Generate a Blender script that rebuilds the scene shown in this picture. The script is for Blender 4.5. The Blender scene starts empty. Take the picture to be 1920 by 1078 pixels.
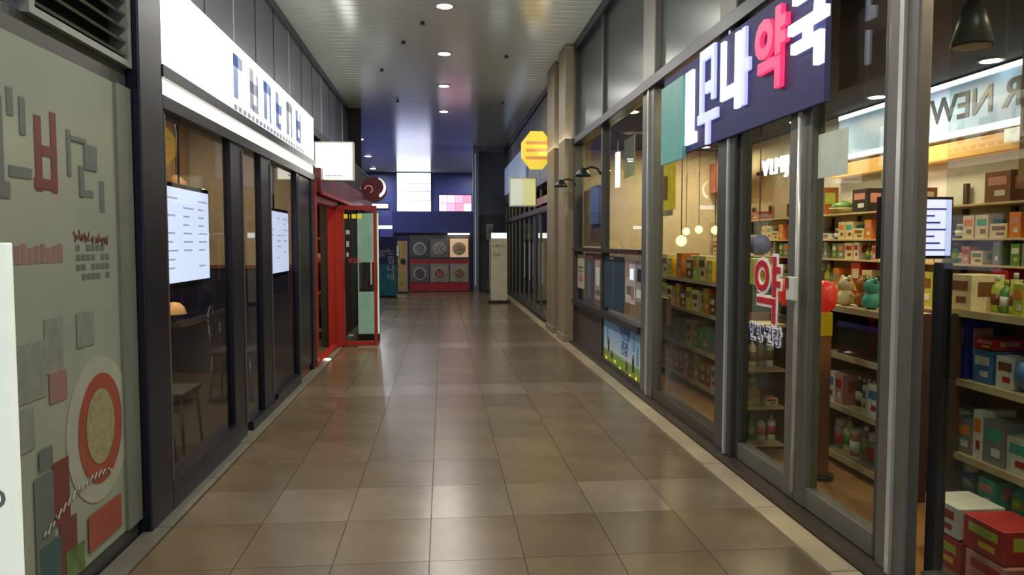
import bpy, bmesh, math, random
from math import pi, sin, cos, radians
from mathutils import Vector, Matrix
random.seed(7)
S = bpy.context.scene
COL = S.collection

# ------------------------------------------------------------------ camera, world, exposure
cam_d = bpy.data.cameras.new('camera'); cam = bpy.data.objects.new('camera', cam_d); COL.objects.link(cam)
cam.location = (0, 0, 1.5)
cam.rotation_euler = (radians(90 - 3.385), 0, radians(-5.222))
cam_d.sensor_width = 36.0; cam_d.lens = 36.0 * 1420 / 1920; cam_d.clip_start = 0.05; cam_d.clip_end = 200
S.camera = cam
W = bpy.data.worlds.new('world'); S.world = W; W.use_nodes = True
W.node_tree.nodes['Background'].inputs[0].default_value = (0.75, 0.83, 0.95, 1)
W.node_tree.nodes['Background'].inputs[1].default_value = 0.9
S.view_settings.view_transform = 'Standard'; S.view_settings.look = 'None'
S.view_settings.gamma = 1; S.view_settings.use_curve_mapping = False
S.view_settings.exposure = 0.12
S.cycles.use_denoising = True
S.cycles.max_bounces = 10; S.cycles.transparent_max_bounces = 24
S.cycles.caustics_reflective = False; S.cycles.caustics_refractive = False
S.cycles.sample_clamp_indirect = 4.0

def light(name, kind, loc, energy, color=(1, 1, 1), size=0.2, sizey=None, rot=(0, 0, 0), spread=None):
    d = bpy.data.lights.new(name, kind); o = bpy.data.objects.new(name, d); COL.objects.link(o)
    o.location = loc; o.rotation_euler = rot; d.energy = energy; d.color = color
    if kind == 'AREA':
        d.size = size
        if sizey: d.shape = 'RECTANGLE'; d.size_y = sizey
        else: d.shape = 'DISK'
        if spread: d.spread = spread
    else: d.shadow_soft_size = size
    return o
WARM = (1.0, 0.74, 0.42); COOL = (0.86, 0.93, 1.0)
# passage downlights (the ones further down are weaker pools)
DL_MAIN = [0.05, 2.4, 4.75, 7.1, 9.5, 11.85, 14.25, 17.0]
for y in DL_MAIN:
    light('downlight_lamp', 'AREA', (0.04, y, 4.31), 34 if y < 15 else 16, (1, 0.95, 0.86), 0.16)
for x, y in [(-2.3, 21.7), (-2.47, 25.9), (-2.7, 30.2), (1.4, 25.5), (1.39, 29.9)]:
    light('downlight_lamp', 'AREA', (x, y, 4.31), 65, COOL, 0.14)
for x, e in ((-1.7, 32), (1.8, 26)):   # unseen uplights added along both facades to brighten the ceiling
    light('added_uplight', 'AREA', (x, 9.0, 3.03), e, (1, 0.98, 0.92), 0.2, 12.0, rot=(pi, 0, 0))
# pharmacy ceiling lamps
for x, y in [(2.6, 2.6), (2.5, 5.76), (2.6, 10.3), (4.0, 3.6), (4.35, 7.1), (4.35, 9.0), (3.6, 8.0), (4.35, 11.9), (3.4, 11.9), (4.35, 14.0)]:
    light('shop_lamp', 'AREA', (x, y, 3.0), 26, (1.0, 0.8, 0.54), 0.3)
# cafe on the left
light('cafe_lamp', 'AREA', (-2.2, 5.0, 2.85), 75, WARM, 0.3)
light('cafe_lamp', 'AREA', (-2.2, 7.6, 2.85), 65, WARM, 0.3)
light('grill_lamp', 'AREA', (-2.6, 10.6, 2.3), 25, WARM, 0.3)
light('arcade_lamp', 'AREA', (3.2, 16.0, 2.9), 25, WARM, 0.5)
light('arcade_lamp', 'AREA', (3.2, 20.5, 2.9), 20, WARM, 0.5)

# ------------------------------------------------------------------ materials
MC = {}
def srgb(c):
    return tuple(((v / 255) / 12.92 if v / 255 <= 0.04045 else (((v / 255) + 0.055) / 1.055) ** 2.4) for v in c) + (1,)
def M(name, col, rough=0.5, metal=0.0, emit=0.0, var=0.08, scale=8.0, bump=0.0, coat=0.0, ecol=None, stretch=(1, 1, 1)):
    if name in MC: return MC[name]
    m = bpy.data.materials.new(name); m.use_nodes = True; MC[name] = m
    nt = m.node_tree; b = nt.nodes['Principled BSDF']; c = srgb(col)
    b.inputs['Roughness'].default_value = rough; b.inputs['Metallic'].default_value = metal
    b.inputs['Coat Weight'].default_value = coat
    tc = nt.nodes.new('ShaderNodeTexCoord'); mp = nt.nodes.new('ShaderNodeMapping'); mp.inputs['Scale'].default_value = stretch
    nz = nt.nodes.new('ShaderNodeTexNoise'); nz.inputs['Scale'].default_value = scale; nz.inputs['Detail'].default_value = 4
    nt.links.new(tc.outputs['Object'], mp.inputs[0]); nt.links.new(mp.outputs[0], nz.inputs[0])
    r = nt.nodes.new('ShaderNodeValToRGB')
    r.color_ramp.elements[0].position = 0.3; r.color_ramp.elements[1].position = 0.7
    r.color_ramp.elements[0].color = tuple(v * (1 - var) for v in c[:3]) + (1,)
    r.color_ramp.elements[1].color = tuple(min(1, v * (1 + var)) for v in c[:3]) + (1,)
    nt.links.new(nz.outputs[0], r.inputs[0]); nt.links.new(r.outputs[0], b.inputs['Base Color'])
    if bump:
        bp = nt.nodes.new('ShaderNodeBump'); bp.inputs['Strength'].default_value = bump; bp.inputs['Distance'].default_value = 0.01
        nt.links.new(nz.outputs[0], bp.inputs['Height']); nt.links.new(bp.outputs[0], b.inputs['Normal'])
    if emit:
        b.inputs['Emission Color'].default_value = srgb(ecol or col); b.inputs['Emission Strength'].default_value = emit
    return m
def glass(name, tint=(235, 240, 235), rough=0.01, ior=1.45, boost=1.0):
    if name in MC: return MC[name]
    m = bpy.data.materials.new(name); m.use_nodes = True; MC[name] = m; nt = m.node_tree
    nt.nodes.remove(nt.nodes['Principled BSDF']); out = nt.nodes['Material Output']
    t = nt.nodes.new('ShaderNodeBsdfTransparent'); t.inputs[0].default_value = srgb(tint)
    g = nt.nodes.new('ShaderNodeBsdfGlossy'); g.inputs['Roughness'].default_value = rough
    f = nt.nodes.new('ShaderNodeLayerWeight'); f.inputs[0].default_value = 0.5
    pw_ = nt.nodes.new('ShaderNodeMath'); pw_.operation = 'POWER'; pw_.inputs[1].default_value = 5.0
    mu = nt.nodes.new('ShaderNodeMath'); mu.operation = 'MULTIPLY_ADD'; mu.inputs[1].default_value = 0.6 * boost; mu.inputs[2].default_value = 0.025 * boost; mu.use_clamp = True
    nt.links.new(f.outputs['Facing'], pw_.inputs[0])
    mx = nt.nodes.new('ShaderNodeMixShader')
    nt.links.new(pw_.outputs[0], mu.inputs[0]); nt.links.new(mu.outputs[0], mx.inputs[0])
    nt.links.new(t.outputs[0], mx.inputs[1]); nt.links.new(g.outputs[0], mx.inputs[2]); nt.links.new(mx.outputs[0], out.inputs[0])
    return m
def floor_tile_mat(name, col, rough):
    m = M(name, col, rough, var=0.14, scale=3.0)
    nt = m.node_tree; b = nt.nodes['Principled BSDF']
    oi = nt.nodes.new('ShaderNodeObjectInfo'); hs = nt.nodes.new('ShaderNodeHueSaturation')
    mr = nt.nodes.new('ShaderNodeMapRange'); mr.inputs['To Min'].default_value = 0.9; mr.inputs['To Max'].default_value = 1.12
    nt.links.new(oi.outputs['Random'], mr.inputs[0]); nt.links.new(mr.outputs[0], hs.inputs['Value'])
    src = b.inputs['Base Color'].links[0].from_socket; nt.links.new(src, hs.inputs['Color']); 
    n2 = nt.nodes.new('ShaderNodeTexNoise'); n2.inputs['Scale'].default_value = 220; n2.inputs['Detail'].default_value = 2
    tc = nt.nodes['Texture Coordinate']; nt.links.new(tc.outputs['Object'], n2.inputs[0])
    mx = nt.nodes.new('ShaderNodeMix'); mx.data_type = 'RGBA'; mx.blend_type = 'OVERLAY'; mx.inputs[0].default_value = 0.35
    nt.links.new(hs.outputs[0], mx.inputs[6]); nt.links.new(n2.outputs[0], mx.inputs[7]); nt.links.new(mx.outputs[2], b.inputs['Base Color'])
    bp = nt.nodes.new('ShaderNodeBump'); bp.inputs['Strength'].default_value = 0.12; bp.inputs['Distance'].default_value = 0.003
    nt.links.new(n2.outputs[0], bp.inputs['Height']); nt.links.new(bp.outputs[0], b.inputs['Normal'])
    return m

m_tile = floor_tile_mat('granite_tile', (112, 97, 74), 0.24)
m_tile_light = floor_tile_mat('pale_granite_tile', (128, 115, 96), 0.2)
m_kerb = floor_tile_mat('kerb_stone', (176, 162, 132), 0.35)
m_kerb_l = floor_tile_mat('kerb_stone_grey', (116, 112, 100), 0.4)
m_grout = M('grout', (78, 68, 54), 0.8)
m_ceil = M('ceiling_enamel', (196, 199, 190), 0.17, metal=0.12, var=0.04, scale=2.0, bump=0.06, stretch=(1, 6, 1))
m_ceilgap = M('ceiling_gap', (60, 62, 62), 0.7)
m_dark = M('dark_frame', (30, 32, 48), 0.35, metal=0.4)
m_black = M('black_paint', (14, 14, 17), 0.4)
m_grey = M('grey_frame', (112, 110, 102), 0.4, metal=0.3)
m_grey2 = M('charcoal_frame', (78, 78, 74), 0.4, metal=0.4)
m_sill = M('bronze_sill', (74, 64, 54), 0.45, metal=0.3)
m_steel = M('steel', (214, 214, 206), 0.3, metal=0.5)
m_beige = M('beige_stone', (150, 136, 110), 0.5, bump=0.15)
m_upper = M('upper_cladding', (106, 112, 122), 0.3, metal=0.3, var=0.05)
m_upglass = M('upper_glass', (60, 68, 68), 0.25, metal=0.1, var=0.1, scale=1)
m_glass = glass('shop_glass')
m_glass_s = glass('smoked_glass', (190, 195, 205))
m_white_e = M('lit_white', (245, 250, 255), 0.4, emit=2.2)
m_menu_e = M('lit_menu', (250, 252, 255), 0.3, emit=3.0)
m_strip_e = M('lit_strip', (255, 250, 232), 0.4, emit=2.6)
m_sign_face = M('sign_acrylic', (225, 238, 250), 0.25, emit=1.35)
m_lamp_e = M('lamp_glow', (255, 250, 240), 0.4, emit=14)
m_lamp_w = M('warm_bulb', (255, 205, 110), 0.4, emit=7)
m_panelw = M('printed_film', (158, 166, 150), 0.22, var=0.05, scale=2)
m_red = M('red_enamel', (168, 40, 28), 0.35)
m_maroon = M('maroon_fascia', (98, 28, 34), 0.4)
m_navy = M('navy_wall', (66, 72, 140), 0.45)
m_navyd = M('navy_dark', (44, 46, 84), 0.5)
m_cream = M('cream_wall', (214, 200, 166), 0.7, bump=0.05)
m_greyw = M('pale_wall', (196, 196, 186), 0.7, bump=0.05)
m_wood = M('wood', (142, 96, 54), 0.5, var=0.25, scale=6, stretch=(1, 1, 12))
m_woodl = M('pale_wood', (206, 160, 92), 0.5, var=0.2, scale=5, stretch=(1, 12, 1))
m_shopfloor = M('shop_floor', (150, 108, 66), 0.35, var=0.1)
m_darkwall = M('dark_wall', (46, 42, 42), 0.7)
m_darkceil = M('dark_ceiling', (38, 38, 36), 0.8)
m_shelf = M('shelf_board', (196, 176, 136), 0.5)
m_shelfd = M('shelf_brown', (70, 50, 38), 0.5)
m_paper = M('paper', (214, 222, 206), 0.6)
m_pgrey = M('print_grey', (104, 112, 110), 0.4)
m_pdark = M('print_dark', (40, 42, 46), 0.4)
m_pred = M('print_red', (128, 40, 42), 0.4)
m_ppink = M('print_pink', (178, 128, 120), 0.4)
m_pblue = M('print_blue', (54, 70, 150), 0.4)

# ------------------------------------------------------------------ mesh helpers
class MB:
    """collects faces in world coordinates; build() links them as ONE object with origin at the parent/origin"""
    def __init__(s): s.bm = bmesh.new(); s.mats = []
    def mi(s, m):
        if m is None: return 0
        if m not in s.mats: s.mats.append(m)
        return s.mats.index(m)
    def box(s, x0, x1, y0, y1, z0, z1, m=None, bev=0.0):
        i = s.mi(m)
        r = bmesh.ops.create_cube(s.bm, size=1.0, matrix=Matrix.Translation(((x0 + x1) / 2, (y0 + y1) / 2, (z0 + z1) / 2)) @ Matrix.Diagonal((abs(x1 - x0), abs(y1 - y0), abs(z1 - z0), 1)))
        fs = set(f for v in r['verts'] for f in v.link_faces)
        for f in fs: f.material_index = i
        if bev:
            es = list(set(e for f in fs for e in f.edges))
            rb = bmesh.ops.bevel(s.bm, geom=es, offset=bev, segments=2, affect='EDGES', profile=0.5)
            for f in rb['faces']: f.material_index = i; f.smooth = False
        return s
    def cyl(s, p0, p1, r0, r1=None, seg=16, m=None, caps=True):
        i = s.mi(m); p0 = Vector(p0); p1 = Vector(p1); d = p1 - p0; r1 = r0 if r1 is None else r1
        mat = Matrix.Translation((p0 + p1) / 2) @ d.to_track_quat('Z', 'Y').to_matrix().to_4x4()
        r = bmesh.ops.create_cone(s.bm, cap_ends=caps, segments=seg, radius1=r0, radius2=r1, depth=d.length, matrix=mat)
        for f in set(f for v in r['verts'] for f in v.link_faces):
            f.material_index = i
            if len(f.verts) == 4 and seg > 4: f.smooth = True
        return s
    def lathe(s, prof, c, seg=16, m=None, axis='z', scale=(1, 1)):
        i = s.mi(m); rings = []
        for (r, z) in prof:
            ring = []
            for k in range(seg):
                a = 2 * pi * k / seg; u = r * cos(a) * scale[0]; v = r * sin(a) * scale[1]
                p = (c[0] + u, c[1] + v, c[2] + z) if axis == 'z' else ((c[0] + z, c[1] + u, c[2] + v) if axis == 'x' else (c[0] + u, c[1] + z, c[2] + v))
                ring.append(s.bm.verts.new(p))
            rings.append(ring)
        for a, b in zip(rings, rings[1:]):
            for k in range(seg):
                f = s.bm.faces.new((a[k], a[(k + 1) % seg], b[(k + 1) % seg], b[k])); f.material_index = i; f.smooth = True
        for ring, rv in ((rings[0], True), (rings[-1], False)):
            f = s.bm.faces.new(ring[::-1] if rv else ring); f.material_index = i
        return s
    def prism(s, pts, axis, a0, a1, m=None):
        """pts are 2D points in the plane normal to axis ('x': (y,z), 'y': (x,z), 'z': (x,y))"""
        i = s.mi(m)
        def P(p, a): return (a, p[0], p[1]) if axis == 'x' else ((p[0], a, p[1]) if axis == 'y' else (p[0], p[1], a))
        A = [s.bm.verts.new(P(p, a0)) for p in pts]; B = [s.bm.verts.new(P(p, a1)) for p in pts]
        fs = [s.bm.faces.new(A), s.bm.faces.new(B[::-1])]
        n = len(pts)
        for k in range(n): fs.append(s.bm.faces.new((A[k], B[k], B[(k + 1) % n], A[(k + 1) % n])))
        for f in fs: f.material_index = i
        return s
    def tube(s, pts, r, seg=8, m=None):
        for a, b in zip(pts, pts[1:]): s.cyl(a, b, r, seg=seg, m=m)
        return s
    def mesh(s, name, org=(0, 0, 0)):
        bmesh.ops.recalc_face_normals(s.bm, faces=s.bm.faces[:])
        bmesh.ops.translate(s.bm, verts=s.bm.verts[:], vec=(-org[0], -org[1], -org[2]))
        me = bpy.data.meshes.new(name); s.bm.to_mesh(me); s.bm.free()
        for m in s.mats: me.materials.append(m)
        return me
    def build(s, name, parent=None, mat=None, org=None):
        if mat is not None: s.mats = [mat] + [m for m in s.mats if m is not mat] if not s.mats else s.mats
        if org is None:
            if parent is not None: org = wloc(parent)
            else:
                vs = [v.co for v in s.bm.verts]
                org = (sum(v.x for v in vs) / len(vs), sum(v.y for v in vs) / len(vs), min(v.z for v in vs))
        me = s.mesh(name, org); o = bpy.data.objects.new(name, me); COL.objects.link(o)
        if parent is not None:
            o.parent = parent; pl = wloc(parent); o.location = (org[0] - pl[0], org[1] - pl[1], org[2] - pl[2])
        else: o.location = org
        return o
def wloc(o):
    v = Vector((0, 0, 0))
    while o is not None: v += o.location; o = o.parent
    return tuple(v)
def bx(name, parent, m, *c, bev=0.0):
    return MB().box(*c, m=m, bev=bev).build(name, parent)
def tag(o, label, cat, group=None, kind=None):
    if label: o['label'] = label
    if cat: o['category'] = cat
    if group: o['group'] = group
    if kind: o['kind'] = kind
    return o
def thing(name, label, cat, loc, group=None):
    o = bpy.data.objects.new(name, None); COL.objects.link(o); o.location = loc; o.empty_display_size = 0.1
    return tag(o, label, cat, group)
def struct(o): o['kind'] = 'structure'; return o
def text(body, size, m, loc, face='-x', mirror=False, extrude=0.002, name='lettering', parent=None, bold=0.0, ax='CENTER', sx=1.0):
    cu = bpy.data.curves.new('t', 'FONT'); cu.body = body; cu.size = size; cu.extrude = extrude; cu.align_x = ax; cu.align_y = 'CENTER'; cu.offset = bold
    cu.resolution_u = 3
    t = bpy.data.objects.new('t', cu); COL.objects.link(t)
    dg = bpy.context.evaluated_depsgraph_get(); me = bpy.data.meshes.new_from_object(t.evaluated_get(dg))
    bpy.data.objects.remove(t); me.name = name
    # text lies in xy, facing +z ; build rotation
    rot = {'-x': Matrix(((0, 0, -1), (-1, 0, 0), (0, 1, 0))), '+x': Matrix(((0, 0, 1), (1, 0, 0), (0, 1, 0))), '-y': Matrix(((1, 0, 0), (0, 0, -1), (0, 1, 0)))}[face].to_4x4()
    me.transform(rot @ Matrix.Diagonal((-sx if mirror else sx, 1, 1, 1)))
    if mirror: me.flip_normals()
    me.materials.clear(); me.materials.append(m)
    o = bpy.data.objects.new(name, me); COL.objects.link(o)
    if parent is not None:
        o.parent = parent; pl = wloc(parent); o.location = tuple(a - b for a, b in zip(loc, pl))
    else: o.location = loc
    return o

# ------------------------------------------------------------------ floor
fl = struct(MB().box(-9, 7, -4, 33, -0.12, -0.008, m_grout).build('floor'))
TX = [-1.42 + 0.45 * i for i in range(8)]; RY = 0.56; Y0 = 4.07
tmesh = {}
def tile(x, y, m, w=0.45, l=RY, par=fl, name='tile'):
    key = (m.name, round(w, 3), round(l, 3))
    if key not in tmesh:
        g = 0.0018; b = MB().box(g, w - g, g, l - g, -0.008, 0.0, m)
        tmesh[key] = b.mesh('tile')
    o = bpy.data.objects.new(name, tmesh[key]); COL.objects.link(o); o.parent = par
    p = wloc(par); o.location = (x - p[0], y - p[1], -p[2]); return o
def band(r): return r % 6 == 0
r0 = -14
for r in range(-12, 17):
    for i in range(7): tile(TX[i], Y0 + RY * r, m_tile_light if band(r) else m_tile)
far = MB()
for r in range(17, 50):
    y = Y0 + RY * r; xs = range(7)
    if y > 16.9: xs = range(-14, 12)
    for i in xs:
        x = -1.42 + 0.45 * i
        far.box(x + .004, x + .446, y + .004, y + RY - .004, -0.008, 0, m_tile_light if band(r) else m_tile)
o = far.build('far_tiles', fl); o['kind'] = 'stuff'
# kerb strips: a row of long stones on each side
tr = struct(MB().box(-1.56, -1.42, -3, 16.9, -0.1, -0.006, m_grout).build('trim_1'))
for k in range(22):
    y = -1 + k * 0.84
    if y < 16: bx('kerb_stone', tr, m_kerb_l, -1.545, -1.424, y + .004, y + .836, -0.006, 0.012)
tr = struct(MB().box(1.73, 1.875, -3, 23.4, -0.1, -0.006, m_grout).build('trim_2'))
for k in range(28):
    y = -1 + k * 0.84; bx('kerb_stone', tr, m_kerb, 1.734, 1.87, y + .004, y + .836, -0.006, 0.014)

# ------------------------------------------------------------------ ceiling
ce = struct(MB().box(-9, 7, -4, 33, 4.42, 4.6, m_ceilgap).build('ceiling'))
sm = MB().box(-2.08, 2.08, 0.004, 0.196, 0, 0.02, m_ceil, bev=0.004).mesh('slat')
sm2 = MB().box(-8.5, 6.5, 0.004, 0.196, 0, 0.02, m_ceil, bev=0.004).mesh('slat')
y = -3.6
while y < 32:
    o = bpy.data.objects.new('slat', sm if y < 16.6 or y < 0 else sm2); COL.objects.link(o); o.parent = ce
    p = wloc(ce); o.location = (-p[0], y - p[1], 4.40 - p[2]); y += 0.2
for (x, y) in [(-.55, 11.2), (-1.0, 13.0), (1.0, 11.9), (-.9, 15.8), (1.25, 15.8), (-.25, 10.2)]:
    t = MB().cyl((x, y, 4.36), (x, y, 4.40), 0.035, 0.02, 12, m_pdark).build('sprinkler')
    tag(t, None, 'sprinkler')
    t['label'] = {(-.55, 11.2): 'small dark sprinkler head on ceiling left of the second downlight', (-1.0, 13.0): 'small dark sprinkler head nearer left wall before the third downlight',
                  (1.0, 11.9): 'small dark sprinkler head on ceiling right of the second downlight', (-.9, 15.8): 'small dark sprinkler head left of the fourth downlight',
                  (1.25, 15.8): 'small dark sprinkler head right of the fourth downlight', (-.25, 10.2): 'small dark sprinkler head just left of the nearest visible downlight'}[(x, y)]
def downlight(x, y, label, z=4.40, r=0.09, m=m_lamp_e, group='round ceiling downlights', trim=m_greyw):
    t = thing('downlight', label, 'ceiling light', (x, y, z), group)
    MB().lathe([(r, -0.012), (r * 1.25, -0.012), (r * 1.25, 0.0), (r, 0.0)], (x, y, z), 20, trim).build('rim', t)
    MB().lathe([(0.001, -0.016), (r * .98, -0.016), (r * .98, -0.004), (0.001, -0.004)], (x, y, z), 20, m).build('lens', t)
dln = ['overhead', 'second', 'third', 'fourth']
for k, y in enumerate(DL_MAIN):
    if y < 9: continue
    nm = {9.5: 'largest and nearest white downlight in the middle ceiling row', 11.85: 'second nearest white downlight in the middle ceiling row',
          14.25: 'third nearest white downlight in the middle ceiling row', 17.0: 'farthest and smallest white downlight in the middle ceiling row'}[y]
    downlight(0.04, y, nm, r=0.095)
for x, y, l in [(-2.3, 21.7, 'nearest of three small far downlights above the square lit sign'), (-2.47, 25.9, 'middle of three small far downlights on the left'),
                (-2.7, 30.2, 'farthest small downlight on the left near far wall'), (1.4, 25.5, 'nearer of two small far downlights on the right'), (1.39, 29.9, 'farther of two small far downlights on the right')]:
    downlight(x, y, l, r=0.11)

# ------------------------------------------------------------------ left side
# upper recessed cladding above the shopfronts
w = struct(MB().box(-2.2, -2.06, 3, 16.9, 2.9, 4.4, m_grey2).build('wall_left'))
y = 2.4; k = 0
for k in range(6):
    ya = 2.42 + 2.7 * k - 0.1; yb = min(ya + 2.7, 16.9)
    if ya < 3: ya = 3.0
    bx('cladding_panel', w, m_upper, -2.06, -2.02, ya + .03, yb - .03, 2.92, 4.3)
    bx('cladding_joint', w, m_steel, -2.06, -2.012, yb - .018, yb + .012, 2.92, 4.3)
    for q in range(1, 3):
        yy = ya + (yb - ya) * q / 3; bx('joint_line', w, m_grey2, -2.022, -2.014, yy - .008, yy + .008, 2.92, 4.3)
bx('top_trim', w, m_dark, -2.06, -1.99, 3, 16.9, 4.29, 4.395)
bx('ledge', w, m_grey2, -2.2, -1.56, 9.3, 16.9, 2.82, 2.92)

m_fred = M('film_red', (116, 60, 58), .4); m_fpink = M('film_pink', (150, 116, 110), .4)
# near printed shopfront
sf = struct(MB().box(-1.62, -1.56, -2, 3.96, 0, 0.09, m_grey2).box(-1.62, -1.56, -2, 3.96, 2.26, 2.36, m_grey2)
            .box(-1.63, -1.54, 3.8, 3.97, 0.09, 2.26, M('film_edge', (118, 124, 112), .4)).box(-1.62, -1.56, -2, -1.9, .09, 2.26, m_grey2).box(-1.63, -1.6, -1.9, 2.84, 2.36, 3.4, m_grey2).build('wall_left_front'))
pn = thing('printed_window_panel', 'off-white frosted window film with grey and red lettering beside black column', 'window sign', (-1.56, 2.4, 0.09))
bx('film', pn, m_panelw, -1.575, -1.555, 0.9, 3.8, 0.09, 2.26)
X = -1.553
def pq(y0, y1, z0, z1, m, name='print', par=pn, x=X): return bx(name, par, m, x - .002, x, y0, y1, z0, z1)
# large lettering (grey, red, grey strokes)
b = MB()
for (y0, y1, z0, z1) in [(2.75, 2.86, 1.98, 2.05), (2.84, 2.87, 1.72, 2.02), (2.74, 2.79, 1.62, 1.9), (2.9, 2.94, 1.96, 2.06), (2.98, 3.02, 1.9, 2.04), (2.90, 3.05, 1.74, 1.78), (2.72, 2.9, 1.66, 1.72)]:
    LG = (LG + .0004) if 'LG' in globals() and LG < .004 else 0.0; b.box(X - .002, X + LG, y0, y1, z0, z1, m_pgrey)
for (y0, y1, z0, z1) in [(3.33, 3.36, 1.78, 1.97), (3.48, 3.60, 1.82, 1.93), (3.43, 3.47, 1.70, 1.83), (3.36, 3.5, 1.93, 1.95), (3.62, 3.67, 1.64, 1.78), (3.44, 3.56, 1.70, 1.73)]:
    LG = (LG + .0004) if 'LG' in globals() and LG < .004 else 0.0; b.box(X - .002, X + LG, y0, y1, z0, z1, m_pgrey)
b.build('grey_lettering', pn)
b = MB()
for (y0, y1, z0, z1) in [(3.08, 3.13, 1.7, 1.99), (3.20, 3.245, 1.7, 2.02), (3.13, 3.2, 1.84, 1.88), (3.07, 3.20, 1.71, 1.75)]:
    LG = (LG + .0004) if 'LG' in globals() and LG < .004 else 0.0; b.box(X - .002, X + LG, y0, y1, z0, z1, m_fred)
b.build('red_lettering', pn)
# handwritten red line
b = MB(); pts = []
yy = 3.36
for k in range(40):
    pts.append((X, yy, 1.53 - .0006 * k + 0.022 * sin(k * 2.3) + .008 * cos(k * 1.1))); yy += 0.0085
for k in range(0, 39):
    if k % 6 != 5: b.cyl(pts[k], pts[k + 1], 0.0022, seg=4, m=m_fred)
b.build('handwriting', pn)
b = MB()
for k in range(9):
    b.box(X - .002, X, 2.87 + k * .045, 2.905 + k * .045, 1.42, 1.48 + .008 * (k % 3), m_fpink)
b.build('pink_line', pn)
b = MB()
for j in range(4):
    for k in range(7):
        if (j * 3 + k) % 5: b.box(X - .002, X, 3.38 + k * .047, 3.415 + k * .047, 1.34 + j * .042, 1.365 + j * .042, m_pgrey)
b.build('small_print', pn)
# lower picture: red rimmed bowl and blurred food print
m_bowl = M('print_bowl', (158, 78, 60), 0.4); m_bw = M('print_bowl_white', (172, 176, 160), 0.4); m_soup = M('print_soup', (158, 152, 118), 0.4, var=.2, scale=30)
m_leaf = M('print_leaf', (96, 124, 70), 0.4, var=.4, scale=14); m_teal_p = M('print_teal', (60, 96, 96), .4); m_lg = M('print_lightgrey', (138, 144, 134), .4, var=.15, scale=18)
pc = thing('food_print', 'faded food picture with a red-rimmed bowl low on the frosted window', 'window sign', (-1.55, 3.3, 0.12))
def disc(nm, cy, cz, ry, rz, m, lift, par=pc):
    x = X + lift
    return MB().prism([(cy + ry * cos(a * pi / 18), cz + rz * sin(a * pi / 18)) for a in range(36)], 'x', x, x + .001, m).build(nm, par)
disc('bowl_back', 3.55, 0.66, .31, .33, m_bw, .0); disc('bowl_rim', 3.56, 0.66, .22, .25, m_bowl, .002); disc('soup', 3.55, 0.67, .14, .17, m_soup, .004)
b = MB()
for (y0, y1, z0, z1, m) in [(2.9, 3.1, .9, 1.12, m_lg), (3.1, 3.24, .98, 1.2, m_lg), (3.36, 3.52, 1.05, 1.2, m_lg), (2.88, 3.0, .72, .88, m_lg), (3.12, 3.26, .86, .98, m_fpink),
                            (3.12, 3.25, .36, .62, m_fred), (3.16, 3.3, .12, .36, m_fred), (2.98, 3.12, .1, .6, m_pgrey), (3.0, 3.16, .1, .32, m_teal_p), (3.2, 3.36, .1, .22, m_leaf),
                            (3.4, 3.74, .14, .3, m_bowl), (3.02, 3.12, .62, .7, m_pgrey)]:
    LF = LF + .0004 if 'LF' in globals() else 0.0; b.box(X + LF, X + LF + .001, y0, y1, z0, z1, m)
b.build('picture_blocks', pc)
b = MB(); p = None
for k in range(46):
    q = (X + .008, 3.03 + k * .0135, .36 + k * .0012 + .014 * sin(k * 2.1) + .07 * sin(k * .06))
    if p and k % 7: b.cyl(p, q, .0035, seg=4, m=m_bw)
    p = q
b.build('script_line', pc)

# vent above, red sign edge
vt = thing('louvre_vent', 'grey metal louvre vent above the frosted window', 'vent', (-1.55, 3.5, 2.36))
MB().box(-1.66, -1.62, 3.06, 3.96, 2.36, 3.3, m_pdark).build('backing', vt)
MB().box(-1.62, -1.53, 3.03, 3.07, 2.36, 3.3, m_lg).box(-1.62, -1.53, 3.07, 3.93, 2.36, 2.39, m_lg).box(-1.62, -1.53, 3.93, 3.97, 2.36, 3.3, m_lg).build('vent_frame', vt)
for k in range(13):
    z = 2.42 + k * .065
    MB().prism([(-1.615, z + .03), (-1.605, z + .036), (-1.535, z - .004), (-1.545, z - .012)], 'y', 3.075, 3.925, m_lg).build('slat', vt)
tag(MB().box(-1.6, -1.53, 0.2, 3.02, 2.4, 3.3, M('red_panel', (128, 50, 50), .4), bev=.01).build('red_sign_board'), 'dull red sign board at the top left corner beside louvre vent', 'sign')
# near light banner
lb = thing('light_banner', 'bright white freestanding banner board at the left edge, nearest of all', 'banner', (-1.5, 2.0, 0))
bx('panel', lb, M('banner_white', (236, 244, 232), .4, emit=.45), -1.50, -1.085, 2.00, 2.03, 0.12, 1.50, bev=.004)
text('up', .11, m_lg, (-1.16, 1.998, .86), '-y', parent=lb, extrude=.001)
bx('foot', lb, m_dark, -1.48, -1.10, 1.92, 2.11, 0.0, 0.12, bev=.01)

# black column and cafe front
struct(bx('pillar_left', None, m_dark, -1.7, -1.5, 3.98, 4.30, 0, 4.39, bev=.008))
cf = struct(MB().box(-1.62, -1.50, 4.3, 5.7, 0, .17, m_dark).box(-1.62, -1.50, 7.0, 8.15, 0, .12, m_dark).box(-1.62, -1.50, 6.1, 7.0, 0, .08, m_dark)
            .box(-1.64, -1.50, 4.3, 9.2, 2.23, 2.30, m_dark).build('cafe_frame'))
for (a, c) in [(4.30, 4.36), (5.64, 5.98), (6.56, 6.92), (8.12, 8.24), (9.0, 9.16)]:
    bx('mullion', cf, m_dark, -1.57, -1.515, a, c, 0.0, 2.24, bev=.006)
    bx('edge_trim', cf, m_grey, -1.515, -1.508, c - .03, c - .015, 0.1, 2.2)
bx('solid_panel', cf, m_dark, -1.60, -1.53, 8.24, 9.0, 0.1, 2.24)
struct(bx('window_1', None, m_glass_s, -1.55, -1.545, 4.36, 5.64, .17, 2.23))
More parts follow.
